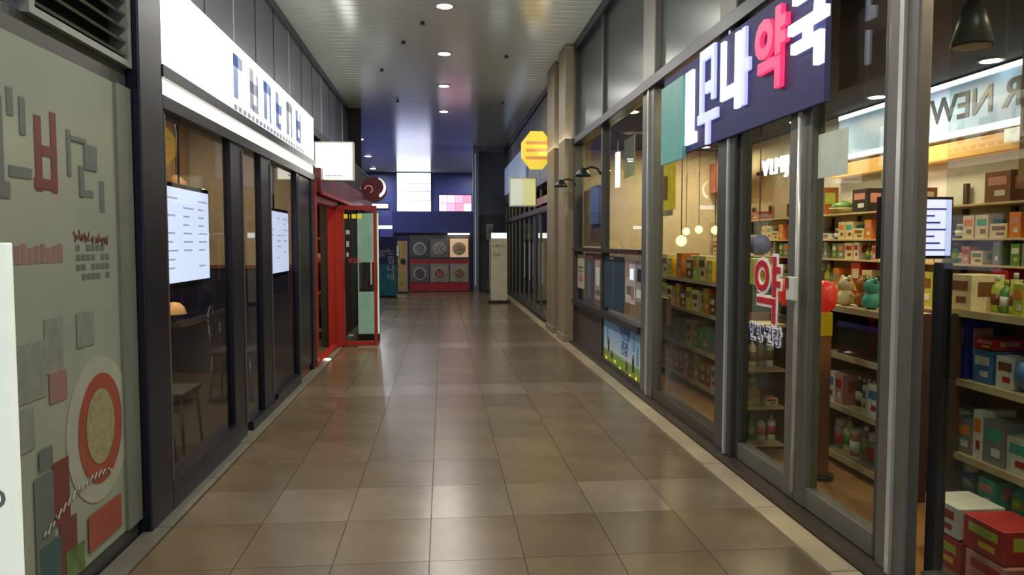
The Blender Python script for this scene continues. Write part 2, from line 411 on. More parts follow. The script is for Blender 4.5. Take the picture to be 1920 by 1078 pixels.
struct(bx('window_2', None, m_glass_s, -1.55, -1.545, 5.98, 6.56, .08, 2.23))
struct(bx('window_3', None, m_glass_s, -1.55, -1.545, 6.92, 8.12, .12, 2.23))
# under-sign lit strip and light box
st = thing('light_strip', 'thin bright strip light running below the long lit sign', 'strip light', (-1.55, 6.7, 2.30))
bx('diffuser', st, m_strip_e, -1.60, -1.515, 4.32, 9.15, 2.31, 2.39); bx('housing', st, m_dark, -1.75, -1.60, 4.32, 9.15, 2.30, 2.43)
sb = thing('light_box_sign', 'long white backlit shop sign box above the black cafe front', 'sign', (-1.6, 6.7, 2.43))
bx('case', sb, m_grey2, -1.80, -1.54, 4.30, 9.22, 2.43, 2.98, bev=.01)
bx('sign_face', sb, m_white_e, -1.54, -1.51, 4.32, 9.20, 2.465, 2.96); bx('lower_lip', sb, m_dark, -1.54, -1.495, 4.30, 9.22, 2.395, 2.462)
m_sgn = M('sign_blue_print', (110, 132, 176), .4, emit=.45); m_sgn2 = M('sign_pale_print', (190, 205, 225), .4, emit=1.0); m_sgn3 = M('sign_warm_print', (140, 146, 160), .4, emit=.45)
# faded logo blobs plus lettering on its far half
b = MB()
for (cy, cz, ry, rz) in [(4.86, 2.72, .09, .06), (5.25, 2.66, .1, .05), (5.02, 2.62, .04, .07)]:
    b.prism([(cy + ry * cos(a * pi / 10), cz + rz * sin(a * pi / 10)) for a in range(20)], 'x', -1.511, -1.509, m_sgn2)
b.build('pale_logo', sb)
random.seed(3)
yy = 5.75
k = 0
for (h, kind) in [(0, 'a'), (0, 'b'), (0, 'c'), (0, 'd'), (0, 'e'), (0, 'f')]:
    b = MB(); m = [m_sgn, m_sgn3, m_sgn, m_sgn, m_sgn3, m_sgn][k]
    w_ = .34; a = yy
    b.box(-1.512, -1.507, a, a + .12, 2.56, 2.88, m)
    b.box(-1.512, -1.507, a, a + w_ * .75, 2.79 - .1 * (k % 2), 2.88 - .1 * (k % 2), m)
    if k % 3: b.box(-1.512, -1.507, a + w_ * .62, a + w_ * .8, 2.55, 2.86, m)
    if k % 2: b.box(-1.512, -1.507, a + .07, a + w_ * .62, 2.55, 2.61, m)
    b.build('sign_letter', sb); yy += .47; k += 1
b = MB()
for q in range(22): b.box(-1.512, -1.508, 5.75 + q * .13, 5.75 + q * .13 + .09, 2.475, 2.515, m_sgn3)
b.build('small_lettering', sb)
# square blade sign
bs = thing('blade_sign', 'square white backlit sign sticking out past the end of the long sign box', 'sign', (-1.3, 9.5, 2.26))
bx('case', bs, m_greyw, -1.56, -1.08, 9.50, 9.62, 2.255, 2.735, bev=.01)
bx('sign_face', bs, M('lit_cream', (255, 255, 240), .3, emit=1.7), -1.54, -1.10, 9.492, 9.505, 2.275, 2.715)
bx('bracket', bs, m_steel, -2.02, -1.56, 9.54, 9.58, 2.55, 2.6)
b = MB()
b.cyl((-1.36, 9.489, 2.56), (-1.22, 9.489, 2.46), .006, seg=5, m=m_sgn2).cyl((-1.40, 9.489, 2.50), (-1.34, 9.489, 2.58), .005, seg=5, m=m_sgn2)
for q in range(6): b.box(-1.42 + q * .035, -1.40 + q * .035, 9.487, 9.491, 2.31, 2.33, m_sgn3)
b.build('sign_print', bs)

# lit menu screens hanging behind the cafe glass
def menu(y0, y1, z0, z1, label):
    t = thing('menu_screen', label, 'screen', (-1.63, (y0 + y1) / 2, z0), 'lit menu screens in the cafe windows')
    bx('bezel', t, m_black, -1.66, -1.60, y0 - .05, y1 + .03, z0 - .04, z1 + .03, bev=.006)
    bx('screen', t, m_menu_e, -1.60, -1.592, y0, y1, z0, z1)
    b = MB(); random.seed(int(y0 * 100))
    for r in range(9):
        zz = z1 - .07 - r * (z1 - z0 - .1) / 9
        for c_ in range(3):
            if random.random() < .75:
                ya = y0 + .06 + c_ * (y1 - y0) / 3; b.box(-1.592, -1.590, ya, ya + random.uniform(.08, .2), zz, zz + .012, M('screen_print', (214, 220, 232), .4, emit=1.9))
    b.build('menu_print', t)
    MB().tube([(-1.64, (y0 + y1) / 2, z1 + .02), (-1.64, (y0 + y1) / 2, 2.23)], .008, m=m_black).build('hanger', t)
menu(4.50, 5.36, 1.26, 1.83, 'larger nearer glowing white menu screen behind the cafe glass by black column')
menu(7.14, 8.05, 1.21, 1.80, 'smaller farther glowing white menu screen behind the cafe glass')

# cafe interior
struct(MB().box(-4.6, -4.5, 4.0, 9.2, 0, 3.0, m_darkwall).build('wall_cafe_back'))
struct(MB().box(-4.5, -1.66, 4.0, 4.1, 0, 3.0, m_woodl).build('wall_cafe_near'))
struct(MB().box(-4.5, -1.66, 9.1, 9.2, 0, 3.0, m_cream).build('wall_cafe_far'))
wn = struct(bx('trim_3', None, m_navyd, -4.5, -1.66, 9.06, 9.10, 0, 1.2)); bx('cap_rail', wn, m_wood, -4.5, -1.66, 9.04, 9.10, 1.2, 1.24)
struct(MB().box(-4.5, -1.8, 4.0, 9.2, 2.95, 3.05, m_darkwall).build('ceiling_cafe'))
bf = struct(bx('wall_cafe_bulkhead', None, m_cream, -3.0, -2.9, 4.4, 9.1, 1.95, 2.95))
for k in range(5): bx('bulkhead_board', bf, m_woodl, -2.9, -2.885, 4.42 + k * .93, 5.33 + k * .93, 1.96, 2.94)
for i, (y, l) in enumerate([(4.75, 'warm glowing pendant lamp inside cafe beside the black column'), (6.3, 'warm glowing pendant lamp inside cafe behind the narrow glass pane'), (7.6, 'warm glowing pendant lamp inside cafe behind the farther menu screen')]):
    t = thing('cafe_pendant', l, 'lamp', (-2.55, y, 1.95), 'cafe pendant lamps')
    MB().lathe([(.02, .2), (.09, .14), (.13, .0), (.12, .0), (.08, .13), (.015, .19)], (-2.55, y, 1.95), 16, m_wood).build('shade', t)
    MB().lathe([(.01, .0), (.045, .03), (.045, .08), (.01, .12)], (-2.55, y, 1.95), 12, m_lamp_w).build('bulb', t)
    MB().cyl((-2.55, y, 2.14), (-2.55, y, 2.95), .005, seg=6, m=m_black).build('cord', t)
def chair(x, y, rz, label):
    t = thing('cafe_chair', label, 'chair', (0, 0, 0), 'chairs inside the cafe')
    mm = M('chair_metal', (120, 124, 134), .35, metal=.5)
    MB().box(-.2, .2, -.2, .2, .44, .48, M('chair_seat', (52, 50, 62), .5), bev=.012).build('seat', t)
    for sx in (-.17, .17):
        for sy in (-.17, .17): MB().cyl((sx, sy, .44), (sx * 1.15, sy * 1.15, 0), .012, .01, 8, mm).build('leg', t)
    arch = [(-.17, .18, .46)] + [(-.17 * cos(a * pi / 10), .2 + .02 * sin(a * pi / 10), .72 + .17 * sin(a * pi / 10)) for a in range(11)] + [(.17, .18, .46)]
    MB().tube(arch, .011, 8, mm).tube([(-.165, .2, .62), (.165, .2, .62)], .008, 8, mm).tube([(0, .2, .62), (0, .215, .88)], .008, 8, mm).build('backrest', t)
    t.location = (x, y, 0.0); t.rotation_euler = (0, 0, rz)
chair(-1.95, 4.9, -pi / 2 + pi, 'arched-back metal cafe chair against the window below nearer menu screen, nearest to column')
chair(-1.95, 5.45, pi / 2, 'arched-back metal cafe chair below nearer menu screen, farther from the column')
chair(-2.0, 7.5, pi / 2, 'arched-back metal cafe chair below the farther menu screen')
for (x, y, l) in [(-2.6, 5.2, 'dark square cafe table behind the nearer menu screen'), (-2.6, 7.4, 'dark square cafe table behind the farther menu screen')]:
    t = thing('cafe_table', l, 'table', (x, y, 0), 'cafe tables')
    bx('tabletop', t, M('table_dark', (56, 46, 52), .3), x - .3, x + .3, y - .35, y + .35, .72, .75, bev=.008)
    MB().cyl((x, y, .03), (x, y, .72), .03, seg=10, m=m_black).build('pedestal', t)
    MB().cyl((x, y, 0), (x, y, .03), .22, .2, 20, m_black).build('base', t)
def lampbowl(x, y, z, l):
    t = thing('table_lamp', l, 'lamp', (x, y, z))
    MB().lathe([(.05, 0), (.05, .015), (.012, .02), (.012, .1)], (x, y, z), 12, m_black).build('base', t)
    MB().lathe([(.11, .1), (.09, .16), (.05, .2), (.01, .21)], (x, y, z), 16, M('lamp_shade', (255, 190, 110), .4, emit=1.2)).build('lamp_shade', t)
lampbowl(-2.5, 5.5, .75, 'small glowing orange table lamp on cafe table under the nearer screen')
lampbowl(-2.45, 7.15, .75, 'small glowing orange table lamp on the farther cafe table')
ct = thing('cafe_counter', 'long low cafe counter along the back wall of the left shop', 'counter', (-3.9, 6.8, 0))
bx('body', ct, m_wood, -4.3, -3.7, 5.4, 8.8, 0, .95); bx('counter_top', ct, m_cream, -4.32, -3.66, 5.36, 8.84, .95, .99, bev=.006)
for k in range(8):
    y = 5.6 + k * .38
    tag(MB().lathe([(.035, 0), (.04, .12), (.012, .17), (.012, .22), (.002, .22)], (-3.85, y, .99), 10, [m_lamp_w, m_wood, m_cream][k % 3 if k % 3 else 1]).build('bottle'),
        '%s bottle on the cafe counter, %s from its near end' % (['brown', 'brown', 'cream'][k % 3], ['first', 'second', 'third', 'fourth', 'fifth', 'sixth', 'seventh', 'eighth'][k]), 'bottle', 'bottles on the cafe counter')

# ---- red shop
rf = struct(MB().box(-1.63, -1.50, 9.18, 9.30, 0, 2.24, m_red).box(-1.63, -1.50, 10.98, 11.10, 0, 2.1, m_red).box(-1.62, -1.5, 9.3, 11.0, 1.99, 2.08, m_red).box(-1.60, -1.5, 9.3, 11.0, 0, .04, m_red).build('door_1'))
struct(bx('wall_left_far', None, m_darkwall, -1.75, -1.55, 11.1, 16.9, 0, 2.9))
fa = thing('maroon_fascia', 'dark maroon fascia board running above the red doorway', 'sign', (-1.55, 12.5, 2.08))
bx('board', fa, m_maroon, -1.545, -1.45, 9.32, 16.0, 2.1, 2.4, bev=.01)
bx('ledge', fa, m_red, -1.46, -1.43, 9.32, 16.0, 2.08, 2.12)
struct(bx('wall_grill_back', None, m_darkwall, -3.4, -3.3, 9.2, 14, 0, 2.6)); struct(bx('ceiling_grill', None, m_darkwall, -3.4, -1.66, 9.25, 14, 2.55, 2.6))
struct(bx('wall_grill_far', None, M('brick_tone', (120, 70, 48), .7), -3.3, -1.75, 13.9, 14, 0, 2.55))
sh = thing('wall_shelf', 'brown wooden shelf unit seen through the open red doorway', 'shelf', (-2.3, 12.2, 0))
for z in (.1, .7, 1.2, 1.55): bx('shelf', sh, m_wood, -2.9, -1.8, 12.0, 12.35, z, z + .03)
for x in (-2.9, -1.8): bx('side_panel', sh, m_wood, x - .02, x + .02, 12.0, 12.35, 0, 1.9)
for k in range(6):
    x = -2.7 + k * .16
    tag(MB().lathe([(.05, 0), (.07, .09), (.072, .1), (.06, .1), (.045, .02)], (x, 12.15, 1.23), 12, m_cream).build('bowl'), 'cream bowl on shelf inside the red doorway, %s from the left' % ['first', 'second', 'third', 'fourth', 'fifth', 'sixth'][k], 'bowl', 'bowls inside the red shop')
# open red glass door leaf
dr = thing('red_glass_door', 'open red-framed glass door leaf swung out into the passage', 'door', (-1.5, 11.0, 0.02))
yd0, yd1 = 10.98, 11.04
bx('hinge_stile', dr, m_red, -1.515, -1.40, yd0 - .03, yd1 + .03, .02, 2.03, bev=.008)
bx('lock_stile', dr, m_red, -.985, -.94, yd0, yd1, .02, 2.03, bev=.006)
bx('bottom_rail', dr, m_red, -1.40, -.985, yd0, yd1, .02, .085, bev=.004); bx('top_rail', dr, m_red, -1.40, -.985, yd0, yd1, 1.965, 2.03, bev=.004)
bx('pane', dr, glass('door_glass', (205, 215, 210), boost=1.6), -1.40, -.985, 11.006, 11.014, .085, 1.965)
text('■1■■', .085, M('yellow_print', (230, 210, 60), .4, emit=.3), (-1.28, 11.0, 1.87), '-y', parent=dr).name = 'yellow_lettering'
text('영업중', .075, M('sticker_red', (220, 70, 60), .4), (-1.25, 11.0, 1.24), '-y', parent=dr).name = 'sticker_lettering'
b = MB()
for (x0, x1, z0, z1) in [(-1.375, -1.32, 1.62, 1.68), (-1.37, -1.33, 1.44, 1.52), (-1.37, -1.34, 1.3, 1.36)]: b.box(x0, x1, 11.0, 11.004, z0, z1, m_paper)
b.build('sticker', dr)
bx('handle', dr, m_steel, -1.03, -1.005, 10.94, 10.965, .9, 1.25, bev=.006)
# pale poster behind the door glass, its glow standing in for the pane's reflection
t = thing('standing_poster', 'pale green standing poster behind the open red glass door, glowing in place of a pane reflection', 'banner', (-1.15, 11.8, 0))
bx('sheet', t, M('poster_reflection_glow', (206, 232, 210), .5, emit=.4, var=.2, scale=5), -1.30, -.98, 11.78, 11.80, .1, 1.95); bx('foot', t, m_dark, -1.3, -.98, 11.7, 11.9, 0, .1)
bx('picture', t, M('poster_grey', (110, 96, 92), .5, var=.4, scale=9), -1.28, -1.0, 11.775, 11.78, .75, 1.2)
tag(MB().lathe([(.04, 0), (.05, .02), (.02, .03), (.001, .03)], (-1.47, 9.75, .0), 12, m_strip_e).build('floor_lamp'), 'tiny bright floor light at the foot of the red door frame', 'lamp')
# hanging round sign beyond
rs = thing('round_hanging_sign', 'round maroon hanging sign with a bright white crescent beyond the red door', 'sign', (-1.3, 14.5, 2.25))
MB().cyl((-1.28, 14.5, 2.5), (-1.28, 14.56, 2.5), .24, seg=32, m=m_maroon).build('disc', rs)
cr = [(.19 * cos(a), .19 * sin(a)) for a in [(-1.2 + 2.5 * k / 14) for k in range(15)]] + [(.12 * cos(a) + .03, .15 * sin(a) + .02) for a in [(1.2 - 2.4 * k / 14) for k in range(15)]]
MB().prism([(-1.25 + p[0], 2.53 + p[1]) for p in cr], 'y', 14.485, 14.499, m_white_e).build('crescent', rs)
MB().tube([(-1.38 + .07 * cos(a * pi / 8), 14.492, 2.5 + .07 * sin(a * pi / 8)) for a in range(-3, 9)], .012, 6, M('sign_pink', (190, 110, 120), .4, emit=.5)).build('mark', rs)
bx('bracket', rs, m_steel, -1.6, -1.5, 14.51, 14.55, 2.5, 2.54)
t = thing('small_lit_plaque', 'small white lit plaque below the round maroon hanging sign', 'sign', (-1.15, 14.5, 2.12))
bx('case', t, m_dark, -1.34, -1.0, 14.5, 14.56, 2.12, 2.25, bev=.006); bx('sign_face', t, m_white_e, -1.32, -1.02, 14.49, 14.5, 2.15, 2.23)
text('열린가게', .09, M('plaque_print', (120, 120, 170), .4, emit=.4), (-1.16, 14.5, 2.04), '-y', parent=t)

# ------------------------------------------------------------------ far end
struct(bx('wall_far', None, m_navy, -9, 7, 31.75, 31.9, 0, 4.4))
struct(bx('wall_far_left', None, m_navyd, -9, -8.9, 16.9, 31.8, 0, 4.4)); struct(bx('wall_far_left_return', None, m_darkwall, -9, -1.75, 16.8, 16.9, 0, 4.4))
wf = struct(bx('window_4', None, m_dark, -1.90, -.44, 31.68, 31.75, 2.3, 4.39))
for k, (z0, z1, e) in enumerate([(2.36, 2.78, (160, 170, 220)), (2.80, 3.22, (238, 236, 250)), (3.24, 3.62, (166, 166, 200)), (3.64, 3.94, (226, 232, 250)), (3.96, 4.36, (225, 240, 255))]):
    bx('pane', wf, M('day_pane_%d' % k, e, .3, emit=2.4), -1.86, -.48, 31.66, 31.68, z0, z1)
bl = struct(bx('far_shop_block', None, m_navyd, -1.5, .93, 23.36, 25.0, 0, 2.42)); bx('cornice', bl, m_navy, -1.52, .93, 23.30, 23.36, 1.80, 2.45)
struct(bx('far_side_block', None, m_navyd, -5, -1.95, 21.4, 24, 0, 2.42)); struct(bx('pillar_far', None, m_upper, .93, 1.10, 23.2, 23.5, 0, 4.39))
struct(bx('wall_far_right', None, M('far_grey', (96, 98, 108), .6), 1.1, 7, 24.3, 24.5, 0, 4.39))
tag(bx('pillar_light_strip', None, M('strip_dim', (150, 160, 190), .4, emit=.5), .985, 1.01, 23.19, 23.2, .2, 4.2), 'thin pale vertical light line on far grey pillar', 'strip light')
ps = thing('pink_lit_screen', 'pinkish white lit screen standing above the far poster wall', 'screen', (.39, 23.4, 2.45))
bx('case', ps, m_dark, -.12, .9, 23.40, 23.5, 2.45, 2.98); pk = [(240, 190, 214), (226, 160, 190), (214, 140, 166), (236, 206, 228)]
for i in range(4):
    for j in range(2):
        bx('screen_panel', ps, M('pink_%d' % ((i + j * 3) % 4), pk[(i + j * 3) % 4],   .4, emit=1.5), -.1 + i * .248, .14 + i * .248, 23.39, 23.40, 2.465 + j * .25, 2.705 + j * .25)
# poster wall of bowls
pw = thing('menu_poster_wall', 'large red menu poster of six food bowls on the far wall', 'poster', (-.09, 23.3, 0))
bx('board', pw, M('poster_base', (96, 86, 92), .5), -1.0, .82, 23.27, 23.30, .02, 1.72)
bx('red_band', pw, M('poster_red', (176, 44, 56), .5), -1.0, .82, 23.26, 23.272, .84, .97); bx('red_base', pw, MC['poster_red'], -1.0, .82, 23.26, 23.272, .02, .28)
bcol = [(116, 116, 126), (150, 146, 150), (206, 170, 120), (86, 84, 92), (156, 92, 84), (150, 110, 84)]
for k in range(6):
    i, j = k % 3, 1 - k // 3; cx = -.7 + i * .6; cz = .56 + j * .76
    bx('picture', pw, M('pic_%d' % k, [(88, 84, 94), (126, 120, 124), (214, 176, 136), (112, 110, 112), (160, 150, 146), (170, 160, 150)][k], .5, emit=.5 if k == 2 else 0), cx - .28, cx + .28, 23.25, 23.262, cz - .26, cz + .30)
    MB().cyl((cx, 23.235, cz), (cx, 23.25, cz), .20, seg=24, m=m_bw).build('bowl_print', pw)
    MB().cyl((cx, 23.225, cz), (cx, 23.236, cz), .15, seg=20, m=M('food_%d' % k, bcol[k], .5, var=.6, scale=18)).build('food_print', pw)
t = thing('poster_lamp', 'warm strip lamp over the right end of the food poster', 'lamp', (.5, 23.2, 1.76))
bx('diffuser', t, m_strip_e, .16, .82, 23.12, 23.24, 1.74, 1.79); bx('housing', t, m_dark, .16, .82, 23.12, 23.3, 1.79, 1.82)
# banners
cb = thing('blue_banner_stand', 'tall teal and navy banner stand with white vertical writing', 'banner', (-1.52, 21, 0))
bx('base', cb, m_dark, -1.78, -1.27, 20.92, 21.1, 0, .05)
bx('sheet', cb, M('banner_navy', (40, 52, 110), .5, var=.3, scale=4), -1.78, -1.26, 21, 21.02, .9, 1.66); bx('lower_sheet', cb, M('banner_teal', (36, 120, 140), .5, var=.35, scale=6), -1.78, -1.26, 21, 21.02, .05, .9)
bx('pole', cb, m_steel, -1.53, -1.51, 21.02, 21.04, .05, 1.7)
text('느\n낌\n나\n네', .23, m_paper, (-1.42, 20.995, .9), '-y', parent=cb); text('오늘의\n음료', .1, m_paper, (-1.66, 20.995, 1.2), '-y', parent=cb)
t = thing('lit_bar_sign', 'short white glowing bar sign above the teal banner stand', 'sign', (-1.62, 21.1, 1.9)); bx('diffuser', t, m_white_e, -1.88, -1.38, 21.05, 21.12, 1.88, 1.97)
bx('housing', t, m_dark, -1.9, -1.36, 21.12, 21.2, 1.86, 1.99); bx('arm', t, m_dark, -1.97, -1.9, 21.13, 21.4, 1.9, 1.95)
xb = thing('beige_banner_stand', 'narrow beige banner stand between teal banner and food poster', 'banner', (-1.2, 22.6, 0))
bx('sheet', xb, M('banner_beige', (190, 160, 110), .5, var=.25, scale=5), -1.33, -1.04, 22.6, 22.62, .05, 1.55); bx('base', xb, m_dark, -1.33, -1.04, 22.5, 22.75, 0, .05)
MB().cyl((-1.17, 22.59, .95), (-1.17, 22.6, .95), .08, seg=16, m=m_pdark).build('emblem', xb); bx('white_tab', xb, m_paper, -1.37, -1.29, 22.585, 22.6, 1.1, 1.4)
# white kiosk
ks = thing('white_stand_board', 'tall white upright board with a lit top at the right of far passage', 'sign', (1.4, 18.8, 0))
bx('board', ks, M('kiosk_white', (214, 210, 190), .5), 1.19, 1.60, 18.75, 18.9, .06, 1.62, bev=.01); bx('lit_header', ks, m_white_e, 1.21, 1.58, 18.74, 18.9, 1.62, 1.74)
bx('base', ks, m_black, 1.12, 1.66, 18.65, 19.0, 0, .06, bev=.01)
text('IN ● OUT', .07, m_pgrey, (1.38, 18.745, 1.42), '-y', parent=ks); text('안내', .1, m_pgrey, (1.33, 18.745, 1.2), '-y', parent=ks)
t = thing('hanging_notice', 'small pale notice sign hanging left of the white stand board', 'sign', (1.25, 22.6, 1.6)); bx('plate', t, m_lg, 1.30, 1.50, 22.6, 22.63, 1.6, 2.05, bev=.004)
bx('pole', t, m_steel, 1.39, 1.41, 22.61, 22.63, 0, 1.6); bx('base', t, m_black, 1.25, 1.55, 22.5, 22.74, 0, .03); bx('mark', t, m_pgrey, 1.34, 1.46, 22.59, 22.6, 1.8, 1.98)

# ------------------------------------------------------------------ right side: beige pilasters & arcade beyond
for k, (a, c) in enumerate([(11.15, 11.75), (12.25, 13.05)]):
    o = struct(bx('pillar_right_%d' % (k + 1), None, m_beige, 1.80, 2.1, a, c, 0, 4.39, bev=.012))
    bx('plinth', o, m_beige, 1.78, 2.1, a - .02, c + .02, 0, .12, bev=.01)
pl = struct(bx('wall_right', None, m_grey2, 1.98, 2.1, 13.05, 23.7, 2.72, 4.39))
for k in range(5): bx('fascia_panel', pl, m_grey, 1.95, 1.98, 13.1 + k * 2.12, 15.18 + k * 2.12, 2.75, 4.25)
bx('top_trim', pl, m_dark, 1.93, 2.0, 13.05, 23.7, 4.27, 4.39); bx('between_columns', pl, m_grey2, 2.0, 2.1, 11.75, 12.25, 0, 4.39)
rowm = struct(MB().box(1.93, 2.05, 13.05, 23.7, 0, .1, m_grey2).box(1.93, 2.05, 13.05, 23.7, 2.1, 2.2, m_grey2).box(1.95, 2.05, 13.05, 23.7, 2.66, 2.75, m_grey2).build('arcade_frame'))
for k in range(11): bx('mullion', rowm, m_grey, 1.965, 2.01, 13.12 + k * 1.05, 13.18 + k * 1.05, 0.1, 2.72)
for k in range(10):
    struct(bx('window_%d' % (10 + k), None, m_glass, 1.985, 1.99, 13.18 + k * 1.05, 14.15 + k * 1.05, .1, 2.1))
    bx('handle', rowm, m_steel, 1.88, 1.9, 13.25 + k * 1.05, 13.27 + k * 1.05, .7, 1.5) if k in (1, 3, 4) else None
struct(bx('wall_arcade_back', None, m_cream, 4.6, 4.7, 13.0, 23.7, 0, 3.2)); struct(bx('wall_arcade_far', None, m_darkwall, 2.05, 4.6, 23.6, 23.7, 0, 3.2))
struct(bx('ceiling_arcade', None, m_darkceil, 2.1, 4.7, 13, 23.7, 3.0, 3.1))
for k in range(9):
    y = 13.8 + k * 1.0; c_ = [(150, 96, 60), (90, 120, 130), (190, 180, 160), (120, 60, 50)][k % 4]
    t = thing('clothes_rack_board', '%s display board inside the far right shop, %s from its near end' % (['brown', 'blue-grey', 'cream', 'dark red'][k % 4], ['first', 'second', 'third', 'fourth', 'fifth', 'sixth', 'seventh', 'eighth', 'ninth'][k]), 'display board', (2.9, y, 0), 'display boards in far right shop')
    bx('board', t, M('disp_%d' % (k % 4), c_, .6, var=.4, scale=7), 2.85, 2.9, y - .3, y + .3, .3, 1.7 + .1 * (k % 2)); bx('base', t, m_dark, 2.75, 3.0, y - .3, y + .3, 0, .3)
# fascia sign and round yellow sign beyond columns
t = thing('round_yellow_sign', 'round yellow projecting sign high beside the beige pillars', 'sign', (1.62, 13.3, 2.7))
m_yel = M('yellow_sign', (226, 196, 70), .35, emit=.75); m_yel2 = M('yellow_sign_print', (214, 150, 90), .4, emit=.5)
oc = [(.33 * cos(pi / 8 + a * pi / 4) , .33 * sin(pi / 8 + a * pi / 4)) for a in range(8)]
MB().prism([(1.65 + p[0] * .86, 3.12 + p[1] * 1.08) for p in oc], 'y', 13.3, 13.4, m_yel).build('sign_face', t)
b = MB()
for r_ in range(3): b.box(1.46, 1.84, 13.29, 13.3, 3.22 - r_ * .13, 3.27 - r_ * .13, m_yel2)
b.build('sign_print', t); bx('bracket', t, m_dark, 1.86, 1.95, 13.33, 13.38, 3.06, 3.12)
t = thing('square_projecting_sign', 'pale yellow and white square projecting sign below the round yellow sign', 'sign', (1.6, 14.2, 2.2))
bx('case', t, m_steel, 1.25, 1.76, 14.2, 14.3, 2.17, 2.72, bev=.01); bx('left_face', t, M('pale_face', (212, 220, 206), .4, emit=.5), 1.27, 1.50, 14.19, 14.2, 2.2, 2.69)
bx('right_face', t, M('paleyellow_face', (214, 214, 150), .4, emit=.5), 1.50, 1.74, 14.19, 14.2, 2.2, 2.69); bx('bracket', t, m_dark, 1.76, 1.96, 14.23, 14.27, 2.5, 2.56)
tag(bx('fascia_sign', None, M('fascia_lit', (150, 168, 200), .4, emit=.35), 1.90, 1.945, 17.5, 23.3, 2.95, 3.75, bev=.01), 'blue-grey fascia sign along the far right shops behind the yellow sign', 'sign')
t = thing('pink_shop_plate', 'small pinkish name plate above the far right glass doors', 'sign', (1.9, 15, 2.25)); bx('plate', t, m_ppink, 1.90, 1.92, 13.6, 15.3, 2.24, 2.38)

# ------------------------------------------------------------------ pharmacy shopfront
ff = struct(MB().box(1.875, 2.06, -1, 11.15, 0, .045, m_sill).build('pharmacy_frame'))
def post(a, c, m=m_grey, x0=1.93, x1=2.06, z0=.045, z1=4.3, name='mullion'): return bx(name, ff, m, x0, x1, a, c, z0, z1, bev=.008)
post(2.985, 3.20, m_grey, 1.945, 2.005); post(2.86, 2.95, m_black, 2.01, 2.04, z1=1.42, name='side_cover'); post(4.92, 5.22, m_grey2, 1.93, 2.04); post(6.86, 7.26, m_grey, 1.93, 2.03); post(9.20, 9.28, m_grey2, 1.95, 2.05); post(11.05, 11.15, m_grey2)
post(-1, -.9, m_grey); post(1.2, 1.3, m_grey)
for y in (7.0, 4.98): bx('steel_edge', ff, m_steel, 1.915, 1.93, y, y + .03, .05, 2.95)
bx('steel_edge', ff, m_steel, 1.93, 1.945, 3.07, 3.10, .05, 2.9)
bx('bottom_rail', ff, m_sill, 1.94, 2.05, 5.22, 6.86, .045, .14, bev=.006); bx('bottom_rail', ff, m_sill, 1.94, 2.05, 7.26, 11.05, .045, .10); bx('bottom_rail', ff, m_grey2, 1.94, 2.05, -.9, 2.86, .045, .16)
bx('transom', ff, m_dark, 1.90, 2.07, -1, 11.1, 2.92, 3.02, bev=.006); bx('top_rail', ff, m_dark, 1.92, 2.06, -1, 11.1, 4.27, 4.395)
bx('mid_rail', ff, M('rail_brown', (56, 36, 32), .4), 1.90, 2.06, 7.26, 11.05, 1.38, 1.43); bx('lower_rail', ff, m_pdark, 1.90, 2.06, 7.26, 11.05, .60, .67)
bx('base_panel', ff, M('base_panel_brown', (70, 60, 52), .45), 1.97, 2.03, 9.1, 11.05, .1, .6); bx('base_panel', ff, MC['base_panel_brown'], 1.97, 2.03, 7.26, 9.1, .1, .6)
for k, (a, c) in enumerate([(-.9, 1.2), (1.3, 2.86), (3.2, 4.92), (5.22, 6.86), (7.26, 9.2), (9.28, 11.05)]):
    bx('upper_pane', ff, m_upglass, 1.99, 2.01, a, c, 3.02, 4.27)
def pane(n, a, c, z0, z1, m=m_glass): struct(bx('window_%d' % n, None, m, 1.996, 2.002, a, c, z0, z1))
pane(20, 5.22, 6.86, .14, 2.92); pane(21, 7.26, 9.2, 1.43, 2.92); pane(22, 9.28, 11.05, 1.43, 2.92); pane(23, 7.26, 11.05, .67, 1.38, m_glass_s); pane(24, 1.3, 2.86, .16, 2.92); pane(25, -.9, 1.2, .16, 2.92)

# brown blind panel behind the farthest window, with blue-white sheet
tag(bx('window_blind', None, M('blind_brown', (150, 110, 82), .6), 2.06, 2.09, 9.4, 11.0, 1.45, 2.25), 'plain brown board behind the farthest pharmacy window pane', 'board')
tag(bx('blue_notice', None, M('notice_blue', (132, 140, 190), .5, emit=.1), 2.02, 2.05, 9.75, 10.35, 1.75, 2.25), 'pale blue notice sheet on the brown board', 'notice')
# double doors
def leaf(a, c, label, stile_hi):
    t = thing('pharmacy_door', label, 'door', (2.0, (a + c) / 2, .05), 'pharmacy door leaves')
    bx('hinge_stile', t, m_grey2, 1.965, 2.035, a, a + .05, .05, 2.90, bev=.004) if stile_hi else bx('hinge_stile', t, m_grey2, 1.965, 2.035, c - .05, c, .05, 2.90, bev=.004)
    (a2, c2) = (c - .12, c) if stile_hi else (a, a + .12)
    bx('lock_stile', t, m_grey, 1.96, 2.04, a2, c2, .05, 2.90, bev=.005)
    bx('bottom_rail', t, m_grey, 1.965, 2.035, a + .05 if stile_hi else a + .12, c - .12 if stile_hi else c - .05, .05, .16, bev=.004)
    bx('top_rail', t, m_grey2, 1.965, 2.035, a + .05 if stile_hi else a + .12, c - .12 if stile_hi else c - .05, 2.82, 2.90, bev=.004)
    bx('pane', t, m_glass, 1.997, 2.003, a + .05 if stile_hi else a + .12, c - .12 if stile_hi else c - .05, .16, 2.82)
    return t
dA = leaf(3.205, 4.035, 'nearer glass door leaf of the pharmacy, with a white paper sheet', True)
dB = leaf(4.045, 4.915, 'farther glass door leaf of the pharmacy, with red lettering', False)

